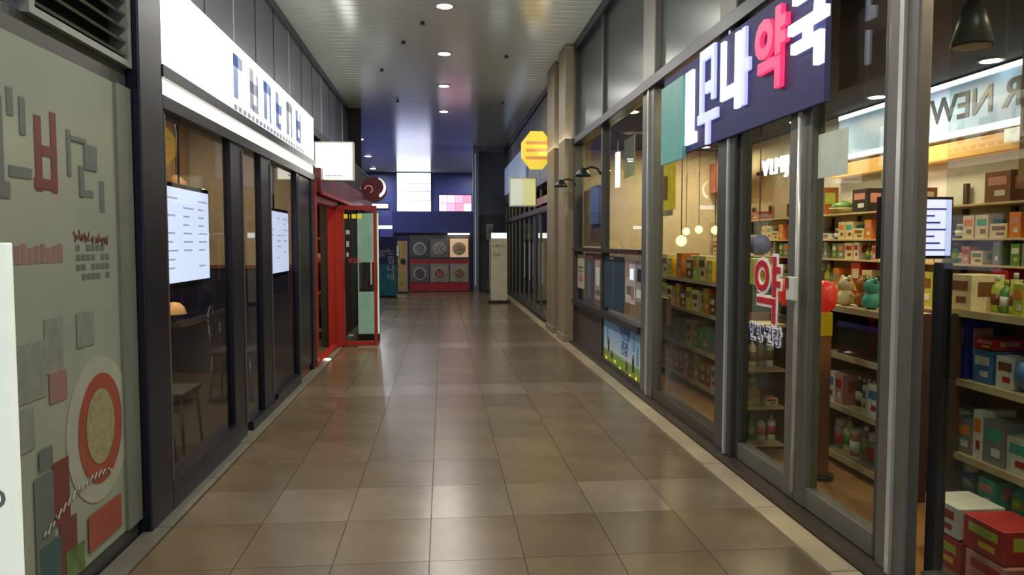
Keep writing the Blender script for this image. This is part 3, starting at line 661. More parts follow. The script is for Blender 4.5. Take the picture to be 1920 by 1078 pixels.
MB().cyl((1.93, 3.98, .12), (1.93, 3.98, 2.4), .014, seg=12, m=m_steel).build('handle', dA)
lk = thing('door_lock_box', 'white and red electronic lock box at the handle of the pharmacy doors', 'lock', (1.90, 3.97, 1.18))
bx('case', lk, M('lock_white', (222, 222, 210), .35), 1.885, 1.915, 3.93, 4.02, 1.185, 1.315, bev=.006); bx('red_panel', lk, M('lock_red', (140, 40, 50), .4), 1.878, 1.886, 3.985, 4.015, 1.25, 1.31)
# 약 lettering: red letter with white outline on door B
m_rlet = M('letter_red', (178, 28, 44), .4, emit=.12); m_wlet = M('letter_white', (232, 226, 214), .4, emit=.12)
for (m, bold, x) in ((m_wlet, .022, 1.992), (m_rlet, .004, 1.985)):
    text('약', .44, m, (x, 4.5, 1.18), '-x', parent=dB, bold=bold, extrude=.002).name = 'white_outline_letter' if m is m_wlet else 'red_letter'
for (m, bold, x) in ((m_wlet, .01, 1.992), (m_pblue, .0, 1.985)):
    text('한방·건강', .12, m, (x, 4.52, .925), '-x', parent=dB, bold=bold, extrude=.001).name = 'blue_lettering'
bx('paper_sheet', dA, m_paper, 1.988, 1.994, 3.60, 3.89, 1.84, 2.07)
# hung paper, and the bluish lit screen behind the wide post
scn = thing('blue_lit_display', 'upright bluish white lit display behind the wide steel door post', 'screen', (2.27, 3.62, 1.4))
bx('bezel', scn, m_dark, 2.17, 2.555, 3.60, 3.64, 1.42, 1.73, bev=.005); bx('screen', scn, M('screen_bluish', (186, 194, 245), .3, emit=1.0), 2.185, 2.54, 3.592, 3.60, 1.435, 1.715)
b = MB()
for r_ in range(7): b.box(2.22, 2.51 - .03 * (r_ % 3), 3.589, 3.592, 1.46 + r_ * .034, 1.468 + r_ * .034, m_pblue)
b.build('screen_print', scn); bx('mount', scn, m_dark, 2.26, 2.28, 3.61, 3.63, 1.73, 3.07)

for (y, z, l) in [(11.0, 2.36, 'dark gooseneck lamp arm beside the beige pillars over the far pharmacy window'), (9.24, 2.36, 'dark gooseneck lamp arm on the thin mullion of the pharmacy front')]:
    t = thing('gooseneck_lamp', l, 'lamp', (1.9, y, z), 'gooseneck lamps on the pharmacy front')
    MB().tube([(1.94, y, z - .02), (1.90, y, z + .05), (1.82, y, z + .07), (1.74, y, z + .04)], .014, 8, m_black).build('arm', t)
    MB().lathe([(.10, -.05), (.09, -.02), (.03, .05), (.012, .06)], (1.72, y, z), 16, m_black).build('lamp_shade', t); MB().lathe([(.001, -.048), (.085, -.048), (.085, -.04), (.001, -.04)], (1.72, y, z), 14, M('dim_lens', (220, 210, 180), .4, emit=.8)).build('lens', t)
# posters in the low window band and the meadow poster
def poster(name, y0, y1, z0, z1, col, label, x=1.965, prints=(), m=None):
    t = thing(name, label, 'poster', (x, (y0 + y1) / 2, z0)); bx('sheet', t, m or M('ps_%s_%d' % (name, int(y0 * 100)), col, .5, var=.2, scale=6), x, x + .006, y0, y1, z0, z1)
    b = MB(); n = 0
    for (u0, u1, v0, v1, mm) in prints:
        b.box(x - .003, x, y1 - (y1 - y0) * u1, y1 - (y1 - y0) * u0, z0 + (z1 - z0) * v0, z0 + (z1 - z0) * v1, mm); n += 1
    if n: b.build('print', t)
    else: b.bm.free()
    return t
poster('window_poster', 10.45, 10.95, .85, 1.33, (190, 180, 150), 'cream poster at the far end of the low window band', prints=[(.1, .9, .6, .65, m_pgrey), (.1, .9, .5, .53, m_pgrey), (.2, .8, .2, .4, m_ppink)])
poster('window_poster', 9.75, 10.35, .7, 1.36, (80, 78, 92), 'dark blue-grey poster in the low window band, second from its far end', prints=[(.3, .7, .1, .8, m_pgrey), (.1, .9, .88, .95, m_ppink)])
poster('window_poster', 9.33, 9.68, .78, 1.36, (176, 156, 150), 'pinkish poster with a red top in the low window band', prints=[(0, 1, .88, 1, m_pred), (.2, .8, .3, .7, m_paper), (.1, .9, .1, .2, m_pgrey)])
poster('window_poster', 8.1, 9.1, .72, 1.34, (44, 66, 84), 'large dark teal poster in the low window band', prints=[(.46, .49, .05, .95, m_pgrey), (.3, .5, .95, .98, m_paper)])
poster('window_poster', 7.62, 8.03, .86, 1.32, (196, 190, 184), 'white patterned poster right of the dark teal poster', prints=[(.1, .35, .6, .9, m_ppink), (.5, .85, .55, .8, m_sgn2), (.15, .6, .2, .4, m_pgrey), (.65, .9, .1, .4, m_ppink)])
poster('window_poster', 7.32, 7.58, .9, 1.32, (150, 148, 152), 'narrow grey-white poster against the steel post in the window band', prints=[(.2, .8, .5, .8, m_pdark), (.1, .9, .1, .3, m_paper)])
tag(bx('low_display_board', None, M('low_brown', (110, 84, 56), .5), 2.2, 2.25, 7.3, 8.1, .68, .95), 'brown board behind the low window band beneath white posters', 'board')
mp = thing('meadow_poster', 'blue sky and green meadow poster low on the shopfront base', 'poster', (1.96, 8.15, .06))
m_mead = M('meadow', (100, 150, 60), .4); nt = m_mead.node_tree; bs_ = nt.nodes['Principled BSDF']
tc = nt.nodes['Texture Coordinate']; sp = nt.nodes.new('ShaderNodeSeparateXYZ'); rp = nt.nodes.new('ShaderNodeValToRGB'); nt.links.new(tc.outputs['Generated'], sp.inputs[0]); nt.links.new(sp.outputs['Z'], rp.inputs[0]); nt.links.new(rp.outputs[0], bs_.inputs['Base Color'])
e = rp.color_ramp.elements; e[0].position = 0; e[0].color = srgb((96, 140, 40)); e[1].position = 1; e[1].color = srgb((90, 150, 215))
for p_, c_ in ((.18, (150, 180, 50)), (.3, (120, 170, 80)), (.36, (205, 225, 235)), (.6, (170, 205, 235))): q = e.new(p_); q.color = srgb(c_)
bx('sheet', mp, m_mead, 1.955, 1.968, 7.28, 9.05, .05, .60)
text('약선생\n건강', .17, m_pblue, (1.952, 8.0, .43), '-x', parent=mp); 
b = MB()
for (y, z, h) in [(8.78, .22, .12), (7.62, .16, .14), (7.9, .13, .06), (8.6, .16, .05)]:
    b.box(1.951, 1.954, y - .035, y + .035, z, z + h, m_pdark).box(1.951, 1.954, y - .02, y + .02, z + h, z + h + .04, m_pred)
for (y, z) in [(7.5, .1), (8.2, .09), (8.45, .13), (8.9, .11), (7.75, .09)]: b.box(1.951, 1.954, y - .03, y + .03, z, z + .03, m_yel)
b.build('figures', mp)
b = MB()
for (y, z) in [(7.45, .35), (8.85, .4), (7.6, .48)]: b.box(1.951, 1.954, y - .03, y + .03, z - .1, z + .1, M('tree_print', (90, 170, 170), .5))
b.build('trees', mp)

# neon sign above the doors
ns = thing('pharmacy_neon_sign', 'large white, teal and red illuminated lettering sign above the pharmacy doors', 'sign', (1.9, 5.2, 2.2))
m_nw = M('neon_white', (226, 230, 255), .4, emit=2.2); m_nr = M('neon_red', (250, 40, 80), .4, emit=2.0); m_nt = M('neon_teal', (84, 150, 140), .4, emit=.2); m_nb = M('neon_lilac', (170, 176, 236), .4, emit=1.1)
bx('backing', ns, M('sign_flare_blue', (34, 36, 98), .6), 1.895, 1.925, 3.66, 6.42, 2.2, 2.88, bev=.004)  # board's navy colour stands in for the blue lens glow around the letters
bx('teal_panel', ns, m_nt, 1.865, 1.895, 5.82, 6.40, 2.16, 2.80)
def strokes(nm, m, L):
    b = MB()
    for (y0, y1, z0, z1) in L: b.box(1.872, 1.895, y0, y1, z0, z1, m, bev=.003)
    b.build(nm, ns)
strokes('letter', m_nw, [(5.62, 5.78, 2.25, 2.80), (5.55, 5.62, 2.25, 2.33), (5.98, 6.06, 2.72, 2.78)])
strokes('letter', m_nb, [(5.40, 5.46, 2.40, 2.86), (5.22, 5.46, 2.80, 2.88), (5.16, 5.22, 2.50, 2.88), (5.22, 5.34, 2.56, 2.64), (5.1, 5.5, 2.36, 2.43), (5.26, 5.33, 2.2, 2.36)])
strokes('letter', m_nw, [(4.98, 5.04, 2.45, 2.84), (4.78, 4.98, 2.45, 2.53), (4.72, 4.79, 2.36, 2.84)])
strokes('letter', m_nb, [(4.62, 4.68, 2.36, 2.84), (4.56, 4.62, 2.56, 2.64)])
text('약', .46, m_nr, (1.88, 4.26, 2.56), '-x', parent=ns, bold=.016, extrude=.014).name = 'red_letter'
text('국', .46, m_nw, (1.88, 3.82, 2.58), '-x', parent=ns, bold=.012, extrude=.014).name = 'white_letter'

# ------------------------------------------------------------------ pharmacy interior
struct(bx('floor_pharmacy', None, m_shopfloor, 2.06, 5.1, -1, 16, 0.0, .02)); struct(bx('wall_pharmacy_back', None, m_greyw, 5.0, 5.1, -1, 10.2, 0, 3.08)); struct(bx('wall_pharmacy_back_far', None, m_cream, 5.0, 5.1, 10.2, 12.9, 0, 3.08))
struct(bx('wall_pharmacy_far', None, m_cream, 2.1, 5.0, 12.85, 12.95, 0, 3.08)); struct(bx('wall_pharmacy_near', None, m_darkwall, 2.1, 5.0, -1, -.9, 0, 3.08))
struct(bx('ceiling_pharmacy', None, m_darkceil, 2.08, 5.1, -1, 12.95, 3.08, 3.2))
for x, y, l in [(2.6, 2.6, 'white downlight in pharmacy ceiling nearest to the right edge'), (2.2, 5.05, 'white downlight glowing behind the top of illuminated lettering'), (2.27, 9.05, 'small downlight seen through the farthest pharmacy window'),
                (4.73, 6.25, 'largest downlight in pharmacy ceiling above the long wall sign'), (4.68, 7.9, 'pharmacy downlight just left of the wide door post'), (4.6, 9.6, 'small pharmacy downlight above the pale paper on door'), (4.3, 12.25, 'farthest small pharmacy downlight')]:
    downlight(x, y, l, z=3.08, r=.085, m=m_lamp_e, group='pharmacy downlights')
# back wall sign with mirrored letters
wsn = thing('wall_sign', 'long pale blue lit wall sign with reversed dark letters inside pharmacy', 'sign', (4.95, 7, 2.4))
bx('case', wsn, m_steel, 4.90, 4.99, 4.9, 9.08, 2.50, 3.06, bev=.01); bx('sign_face', wsn, M('wallsign_face', (140, 168, 200), .4, emit=.42), 4.885, 4.90, 4.93, 9.05, 2.56, 3.0)
bx('top_light', wsn, m_white_e, 4.88, 4.90, 4.92, 9.06, 3.0, 3.05); bx('lower_light', wsn, M('edge_lit', (226, 240, 250), .4, emit=1.3), 4.88, 4.90, 4.92, 9.06, 2.505, 2.565)
text('FOR NEW', .34, M('sign_dark_letters', (46, 54, 66), .4), (4.88, 6.42, 2.78), '-x', mirror=True, parent=wsn, bold=.006, sx=1.12).name = 'mirrored_lettering'
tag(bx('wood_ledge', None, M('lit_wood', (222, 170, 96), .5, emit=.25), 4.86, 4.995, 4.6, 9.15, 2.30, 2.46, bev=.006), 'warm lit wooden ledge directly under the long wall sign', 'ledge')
t = thing('small_wall_lettering', 'row of small white lit letters high on the cream wall inside pharmacy', 'sign', (4.9, 10.6, 2.55)); text('V\'LMIJ 0', .34, m_white_e, (4.9, 10.75, 2.62), '-x', parent=t, extrude=.02)
bx('rail', t, m_dark, 4.92, 4.99, 9.9, 11.6, 2.55, 2.60)
# pendants in the near window
for (x, y, l) in [(2.36, 4.0, 'dark cone pendant lamp with lit rim behind glass at top right'), (2.95, 4.05, 'dimmer dark cone pendant lamp farther inside at the top right')]:
    t = thing('cone_pendant', l, 'lamp', (x, y, 2.59), 'cone pendants inside the pharmacy')
    MB().lathe([(.105, 0), (.10, .0), (.05, .2), (.02, .26), (.024, .27), (.06, .21), (.11, .01)], (x, y, 2.59), 24, m_grey2).build('lamp_shade', t)
    MB().lathe([(.001, .015), (.095, .012), (.095, .022), (.001, .022)], (x, y, 2.59), 20, M('rim_glow', (230, 200, 150), .4, emit=1.0)).build('diffuser', t)
    MB().cyl((x, y, 2.85), (x, y, 3.08), .006, seg=6, m=m_black).build('cord', t)
tag(bx('bronze_panel', None, M('bronze_panel', (120, 92, 84), .5), 2.14, 2.17, 3.5, 3.98, 2.32, 3.07), 'hanging pinkish bronze board beside the lit lettering at top right', 'board')
tag(bx('tan_drop_panel', None, M('tan_panel', (150, 122, 84), .5), 4.3, 4.5, 5.15, 5.35, 1.95, 3.07), 'tan upright beam at the right edge above the shelves', 'beam')
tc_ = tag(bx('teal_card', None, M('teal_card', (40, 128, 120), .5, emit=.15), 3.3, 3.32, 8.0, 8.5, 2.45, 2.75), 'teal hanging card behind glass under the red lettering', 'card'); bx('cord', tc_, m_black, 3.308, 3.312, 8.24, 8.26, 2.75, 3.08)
tag(bx('pink_banner', None, M('pink_banner', (196, 120, 104), .5, var=.3, scale=5), 4.6, 4.63, 11.3, 12.8, 2.35, 2.85), 'pinkish picture banner high on wall behind the wide far window', 'banner')
tg = thing('yellow_window_poster', 'bright yellow poster hanging inside the far pharmacy window', 'poster', (2.35, 7.9, 1.85))
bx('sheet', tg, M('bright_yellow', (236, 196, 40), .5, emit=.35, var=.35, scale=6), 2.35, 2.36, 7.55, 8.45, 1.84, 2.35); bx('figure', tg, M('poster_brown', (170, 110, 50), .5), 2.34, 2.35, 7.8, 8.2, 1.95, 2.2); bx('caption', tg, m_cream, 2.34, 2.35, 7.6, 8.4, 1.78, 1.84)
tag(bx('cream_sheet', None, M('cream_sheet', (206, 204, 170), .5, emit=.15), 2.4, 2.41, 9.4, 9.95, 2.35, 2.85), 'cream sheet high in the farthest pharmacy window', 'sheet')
tc_ = tag(bx('white_tube_sign', None, m_white_e, 2.5, 2.54, 10.75, 10.9, 2.3, 2.8), 'slim white lit upright tube at the farthest pharmacy window', 'lamp'); bx('cord', tc_, m_black, 2.515, 2.525, 10.82, 10.83, 2.8, 3.08)
for k, (x, y, z) in enumerate([(3.9, 11.9, 1.68), (3.9, 11.3, 1.70), (3.9, 10.6, 1.68), (3.3, 12.0, 1.66), (2.6, 8.1, 1.52)]):
    t = thing('warm_globe_lamp', ['leftmost warm yellow globe lamp behind wide window', 'middle warm yellow globe lamp behind wide window', 'rightmost warm yellow globe lamp behind wide window', 'small warm globe lamp deep inside behind the steel post', 'warm yellow globe lamp under the yellow poster'][k], 'lamp', (x, y, z - .06), 'warm globe lamps')
    MB().lathe([(.012, -.06), (.05, -.035), (.06, 0), (.05, .035), (.012, .06)], (x, y, z), 14, m_lamp_w).build('globe', t)
    MB().cyl((x, y, z + .06), (x, y, 3.07), .005, seg=6, m=m_black).build('cord', t)
# small round picture items on walls
tag(bx('white_box_sign', None, M('small_white_lit', (236, 236, 226), .5, emit=.6), 4.80, 4.86, 5.85, 6.15, 2.36, 2.47), 'small white lit box on the wooden ledge below wall sign', 'sign')

# ---- shelving
ORD = ['first', 'second', 'third', 'fourth', 'fifth', 'sixth', 'seventh', 'eighth', 'ninth', 'tenth', 'eleventh', 'twelfth', 'thirteenth', 'fourteenth', 'fifteenth', 'sixteenth', 'seventeenth', 'eighteenth', 'nineteenth', 'twentieth', 'twenty-first', 'twenty-second', 'twenty-third', 'twenty-fourth', 'twenty-fifth', 'twenty-sixth', 'twenty-seventh', 'twenty-eighth', 'twenty-ninth', 'thirtieth'] 
for _t in ('thirty', 'forty', 'fifty'):
    ORD += [_t + '-' + u for u in ('first', 'second', 'third', 'fourth', 'fifth', 'sixth', 'seventh', 'eighth', 'ninth', 'tenth')]
PAL = {'cream': (222, 206, 160), 'white': (216, 216, 204), 'orange': (222, 130, 46), 'purple': (132, 52, 110), 'red': (176, 40, 40), 'green': (92, 140, 66), 'lime': (178, 190, 70), 'teal': (60, 164, 148), 'navy': (34, 48, 130),
       'brown': (124, 78, 44), 'yellow': (226, 192, 30), 'grey': (130, 132, 128), 'black': (36, 34, 36), 'pink': (206, 140, 130), 'blue': (74, 116, 168), 'amber': (160, 92, 34)}
def pm(c): return M('product_' + c, PAL[c], .4, var=.12, scale=20)
PROTO = {}
def proto(kind, c, w, h, d):
    """unit products at the origin, front towards -x ; returns list of (name, mesh, [children])"""
    key = (kind, c, w, h, d)
    if key in PROTO: return PROTO[key]
    m = pm(c); lab = [m_cream, pm('white'), pm('pink'), pm('lime'), pm('grey')][int(w * 1000 + h * 700) % 5] if c not in ('cream', 'white', 'pink', 'lime', 'grey') else pm(['orange', 'blue', 'red', 'green', 'brown', 'amber', 'teal'][int(w * 1000 + h * 700) % 7]); acc = pm({'cream': 'brown', 'white': 'red', 'navy': 'white', 'red': 'yellow', 'green': 'lime'}.get(c, 'white'))
    P = []
    if kind == 'carton':
        P.append(('body', MB().box(-d / 2, d / 2, -w / 2, w / 2, 0, h, m, bev=.003).mesh('body')))
        P.append(('front_print', MB().box(-d / 2 - .002, -d / 2, -w * .36, w * .36, h * .55, h * .82, lab).box(-d / 2 - .002, -d / 2, -w * .3, w * .1, h * .2, h * .38, acc).mesh('front_print')))
        P.append(('side_print', MB().box(-d * .3, d * .3, -w / 2 - .002, -w / 2, h * .4, h * .8, lab).mesh('side_print')))
    elif kind == 'bottle':
        r = w / 2
        P.append(('body', MB().lathe([(r * .9, 0), (r, .01), (r, h * .62), (r * .75, h * .72), (r * .35, h * .8), (r * .35, h * .86)], (0, 0, 0), 12, m).mesh('body')))
        P.append(('cap', MB().lathe([(r * .42, h * .86), (r * .42, h * .985), (r * .36, h)], (0, 0, 0), 10, acc).mesh('cap')))
        P.append(('wrap_label', MB().lathe([(r * 1.02, h * .2), (r * 1.02, h * .5)], (0, 0, 0), 12, lab).mesh('wrap_label')))
    elif kind == 'jar':
        r = w / 2
        P.append(('body', MB().lathe([(r * .92, 0), (r, .01), (r, h * .7), (r * .8, h * .76)], (0, 0, 0), 14, m).mesh('body')))
        P.append(('lid', MB().lathe([(r * .86, h * .76), (r * .86, h * .97), (r * .8, h)], (0, 0, 0), 14, acc).mesh('lid')))
        P.append(('wrap_label', MB().lathe([(r * 1.02, h * .15), (r * 1.02, h * .55)], (0, 0, 0), 14, lab).mesh('wrap_label')))
    elif kind == 'pump bottle':
        r = w / 2
        P.append(('body', MB().lathe([(r * .9, 0), (r, .012), (r * .95, h * .6), (r * .5, h * .7), (r * .3, h * .72)], (0, 0, 0), 12, m, scale=(.7, 1)).mesh('body')))
        P.append(('pump', MB().cyl((0, 0, h * .7), (0, 0, h * .94), r * .16, seg=8, m=acc).box(-r * .9, r * .2, -r * .18, r * .18, h * .94, h, acc).mesh('pump')))
        P.append(('wrap_label', MB().lathe([(r * 1.02, h * .18), (r * 1.0, h * .5)], (0, 0, 0), 12, lab, scale=(.7, 1)).mesh('wrap_label')))
    elif kind == 'pouch':
        P.append(('body', MB().prism([(-d / 2, 0), (d / 2, 0), (d * .42, h * .5), (.006, h * .9), (.006, h), (-.006, h), (-.006, h * .9), (-d * .42, h * .5)], 'y', -w / 2, w / 2, m).mesh('body')))
        P.append(('front_print', MB().box(-d * .5 - .002, -d * .43, -w * .3, w * .3, h * .2, h * .5, lab).mesh('front_print')))
    PROTO[key] = P; return P
NP = [0]
CNT = {}
def put(kind, c, w, h, d, x, y, z, label, group, rz=0.0):
    t = thing(kind.replace(' ', '_'), label, kind.split()[-1], (x, y, z), group); t.rotation_euler = (0, 0, rz)
    for nm, me in proto(kind, c, w, h, d):
        o = bpy.data.objects.new(nm, me); COL.objects.link(o); o.parent = t
    NP[0] += 1; return t
def fill(where, group, x, z, ya, yb, seq, hmax, depth=.2, face='-x', seed=1, gap=.012, jig=.0):
    """products standing in a row; y runs from the far (left) end to the near (right) end"""
    rnd = random.Random(seed); pos = yb if face == '-x' else ya; i = 0; n = 0
    while True:
        kind, c, w, h = seq[i % len(seq)]; i += 1
        h = min(h, hmax); w2 = w
        if face == '-x':
            if pos - w2 < ya: break
            cy = pos - w2 / 2; px_, py_ = x + rnd.uniform(0, jig), cy; rz = rnd.uniform(-.06, .06) if kind != 'carton' else rnd.uniform(-.02, .02)
        else:
            if pos + w2 > yb: break
            cy = pos + w2 / 2; px_, py_ = cy, x; rz = pi / 2
        d = min(depth, w if kind != 'carton' else depth) if kind != 'pouch' else .06
        put(kind, c, w, h, round(d, 3), px_ , py_, z, '%s %s %s, %s from left' % (c, kind, where, ORD[n]), group, rz)
        pos += (-(w2 + gap) if face == '-x' else (w2 + gap)); n += 1
# A: long wall shelving at x = 4.7
ws = thing('shelving_rack', 'long wall shelving with dark brackets along the back wall of pharmacy', 'shelving', (4.8, 8, .02))
LV = [(.10, 'the bottom'), (.48, 'the fifth'), (.88, 'the fourth'), (1.31, 'the third'), (1.54, 'the second'), (1.84, 'the top')]
for (z, _) in LV: bx('shelf', ws, m_shelf, 4.62, 4.98, 4.9, 12.8, z - .02, z, bev=.003)
bx('back_board', ws, m_cream, 4.975, 4.995, 4.9, 12.8, .02, 1.84)
for k in range(13):
    y = 4.95 + k * .62; bx('upright', ws, m_shelfd, 4.94, 4.974, y - .025, y + .025, .02, 2.06)
    bx('bracket', ws, m_shelfd, 4.64, 4.66, y - .012, y + .012, 1.86, 1.96) if 0 else None
C, B, J, PB, PO = 'carton', 'bottle', 'jar', 'pump bottle', 'pouch'
xw = 4.74
g = 'products on the wall shelving'
# top shelf: a few individual big things
put(C, 'amber', .42, .34, .22, xw + .02, 9.2, 1.84, 'orange-brown patterned carton on the top wall shelf behind the door handle', g)
put(C, 'black', .30, .26, .2, xw + .02, 8.15, 1.84, 'black carton with round orange mark on the top wall shelf', g)
t = thing('green_dish', 'dark green covered dish on the top wall shelf beside black carton', 'dish', (xw, 8.62, 1.84))
MB().lathe([(.08, 0), (.16, .05), (.17, .07), (.02, .07)], (xw, 8.62, 1.84), 16, pm('cream')).build('bowl', t); MB().lathe([(.16, .07), (.12, .12), (.03, .15), (.001, .16)], (xw, 8.62, 1.84), 16, pm('green')).build('lid', t)
put(C, 'brown', .20, .20, .18, xw, 7.15, 1.84, 'plain brown carton on the top wall shelf just right of the wide post', g)
put(C, 'brown', .30, .26, .2, xw, 6.0, 1.84, 'plain brown carton on the top wall shelf at the right edge', g)
put(C, 'red', .36, .12, .2, xw, 11.0, 1.84, 'low red and white carton on top wall shelf above purple bag', g)
put(C, 'brown', .34, .12, .2, xw, 12.3, 1.84, 'low brown carton on the top wall shelf behind the wide window', g)
fill('on the second wall shelf', g, xw, 1.54, 4.95, 12.7, [(C, 'cream', .16, .2), (C, 'cream', .2, .12), (C, 'orange', .13, .21), (PO, 'pink', .16, .18), (C, 'purple', .2, .17), (C, 'white', .11, .13), (C, 'red', .09, .18), (J, 'amber', .12, .16), (C, 'brown', .18, .1), (C, 'white', .26, .07), (J, 'black', .16, .13), (C, 'cream', .14, .2)], .26, seed=2, gap=.02)
fill('on the third wall shelf', g, xw, 1.31, 4.95, 12.7, [(C, 'cream', .17, .19), (C, 'white', .1, .2), (B, 'green', .08, .19), (J, 'lime', .12, .1), (C, 'pink', .1, .16), (C, 'cream', .15, .12), (B, 'amber', .07, .18), (C, 'grey', .08, .2), (B, 'lime', .08, .17), (C, 'green', .1, .18), (C, 'grey', .14, .18)], .2, seed=3, gap=.022)
fill('on the fourth wall shelf', g, xw, .88, 4.95, 12.7, [(C, 'red', .2, .40), (C, 'cream', .2, .32), (C, 'green', .2, .2), (C, 'pink', .16, .26), (C, 'cream', .22, .3), (B, 'amber', .1, .3), (C, 'lime', .2, .34), (B, 'lime', .11, .36), (PO, 'green', .18, .3), (C, 'orange', .12, .32), (C, 'yellow', .2, .22)], .4, seed=4, gap=.03)
fill('on the fifth wall shelf', g, xw, .48, 8.0, 12.7, [(C, 'brown', .26, .3), (C, 'cream', .2, .26), (C, 'orange', .2, .22), (B, 'white', .1, .3), (C, 'grey', .25, .3)], .34, seed=5, gap=.04)

def gondola(name, label, x0, x1, ya, yb, levels, top, mside=m_shelfd, face='-x', back=None):
    t = thing(name, label, 'shelving', ((x0 + x1) / 2, (ya + yb) / 2, .02), None)
    for z in levels: bx('shelf', t, m_shelf, x0, x1, ya, yb, z - .022, z, bev=.003)
    if face == '-x':
        for y in (ya, yb): bx('side_panel', t, mside, x0, x1, y - .012, y + .012, .02, top)
        bx('back_panel', t, back or m_wood, x1 - .015, x1, ya, yb, .02, top)
        for z in levels: bx('price_rail', t, m_shelf, x0 - .006, x0, ya, yb, z - .035, z + .004)
    else:
        for x in (x0, x1): bx('side_panel', t, mside, x - .012, x + .012, ya, yb, .02, top)
        bx('back_panel', t, back or m_wood, x0, x1, yb - .015, yb, .02, top)
    return t
# B: near display shelving behind the right window
gondola('display_shelving', 'wooden display shelving nearest the right window, holding medicine boxes', 2.9, 3.25, 1.5, 4.22, (.06, .31, .73, 1.12), 1.14)
g = 'products on the near display shelving'
xg = 3.03
put(C, 'cream', .20, .20, .2, xg, 4.06, 1.12, 'wide cream carton at left end on top of near display shelving', g)
fill('on top of near display shelving', g, xg, 1.12, 3.3, 3.92, [(B, 'lime', .06, .2), (B, 'green', .06, .18), (B, 'lime', .06, .22), (B, 'cream', .06, .19), (C, 'lime', .07, .17), (B, 'lime', .06, .19)], .24, seed=6, gap=.008)
put(C, 'teal', .20, .11, .2, xg, 3.62 - .02, 1.12, 'teal carton lying flat behind bottles on near display shelving', g).location = (3.12, 3.17, 1.12)
put(C, 'teal', .24, .20, .2, xg + .03, 2.86, 1.12, 'large teal carton standing on near display shelving at the right edge', g)
put(C, 'white', .14, .10, .08, 2.95, 3.42, 1.12, 'white box with black marks in front of the teal cartons', g).location = (2.955, 3.02, 1.12)
put(C, 'navy', .19, .36, .2, xg, 4.08, .73, 'tall navy blue carton at the left end of near display shelving', g)
put(C, 'blue', .15, .18, .2, xg + .02, 3.88, .73, 'blue and white carton right of the tall navy carton', g)
put(C, 'red', .15, .06, .18, xg + .02, 3.88, .915, 'low red carton stacked on the blue and white carton', g)
put(C, 'white', .13, .17, .12, xg - .02, 3.71, .73, 'white carton with picture right of the blue carton', g)
t = thing('blue_ball', 'dark blue ball-shaped pack on the near display shelving', 'ball', (xg - .03, 3.56, .73))
MB().lathe([(.02, 0), (.075, .04), (.095, .1), (.075, .16), (.02, .19)], (xg - .03, 3.56, .73), 16, pm('blue')).build('body', t)
fill('right of blue ball on near display shelving', g, xg, .73, 1.6, 3.45, [(J, 'white', .1, .17), (C, 'white', .09, .19), (C, 'cream', .12, .26), (J, 'white', .1, .17), (C, 'blue', .12, .24)], .3, seed=8, gap=.015)
fill('on second lowest near display shelf', g, xg, .31, 1.6, 4.2, [(C, 'white', .13, .22), (C, 'grey', .14, .2), (C, 'white', .07, .27), (C, 'grey', .16, .24), (C, 'white', .16, .19), (C, 'pink', .1, .17)], .36, seed=9, gap=.012)
fill('on lowest near display shelf', g, xg, .06, 1.6, 4.2, [(B, 'teal', .09, .19), (J, 'blue', .11, .17), (B, 'green', .09, .2), (C, 'teal', .13, .16)], .22, seed=10, gap=.02)
for k, (y, z, c_) in enumerate([(3.22, .02, 'red'), (2.95, .02, 'pink'), (2.67, .02, 'red'), (3.24, .17, 'white'), (2.97, .17, 'red')]):
    put(C, c_, .24, .14, .22, 2.4, y, z, ['red floor carton inside window by the door post, bottom left', 'pink floor carton in the middle of the bottom row by the window', 'red floor carton at the right of the bottom row by the window', 'white floor carton on top, nearest the post', 'red floor carton on top at the right'][k], 'cartons piled on the pharmacy floor')
# C: display shelving behind the nearer door leaf
gondola('display_shelving', 'dark-framed display shelving seen through the nearer door leaf', 2.6, 2.92, 4.02, 4.98, (.10, .43, .77, 1.08), 1.1)
g = 'products on the middle display shelving'; xg = 2.72
fill('on the lowest shelf behind nearer door leaf', g, xg, .10, 4.05, 4.95, [(J, 'grey', .1, .2), (B, 'cream', .08, .24), (J, 'amber', .1, .18), (B, 'grey', .08, .22)], .28, seed=11, gap=.012)
fill('on the third shelf behind nearer door leaf', g, xg, .43, 4.05, 4.95, [(C, 'white', .12, .2), (C, 'pink', .1, .2), (B, 'black', .05, .2), (B, 'black', .05, .19), (B, 'navy', .05, .2), (B, 'black', .05, .2), (C, 'white', .05, .18)], .3, seed=12, gap=.006)
tb = thing('navy_basket', 'dark navy storage basket on the display shelving behind nearer door leaf', 'basket', (xg, 4.4, .77)); 
b = MB(); b.box(2.62, 2.86, 4.06, 4.08, .77, .98, pm('black')).box(2.62, 2.86, 4.78, 4.8, .77, .98, pm('black')).box(2.62, 2.64, 4.08, 4.78, .77, .98, pm('black')).box(2.84, 2.86, 4.08, 4.78, .77, .98, pm('black')).box(2.64, 2.84, 4.08, 4.78, .77, .785, pm('black')).build('basket', tb)
bx('rim', tb, pm('navy'), 2.612, 2.62, 4.06, 4.8, .95, .985)
cs = [('brown', (2.72, 4.16, 1.08)), ('orange', (2.74, 4.33, 1.08)), ('teal', (2.7, 4.55, 1.08)), ('amber', (2.74, 4.72, 1.08)), ('cream', (2.7, 4.86, 1.08))]
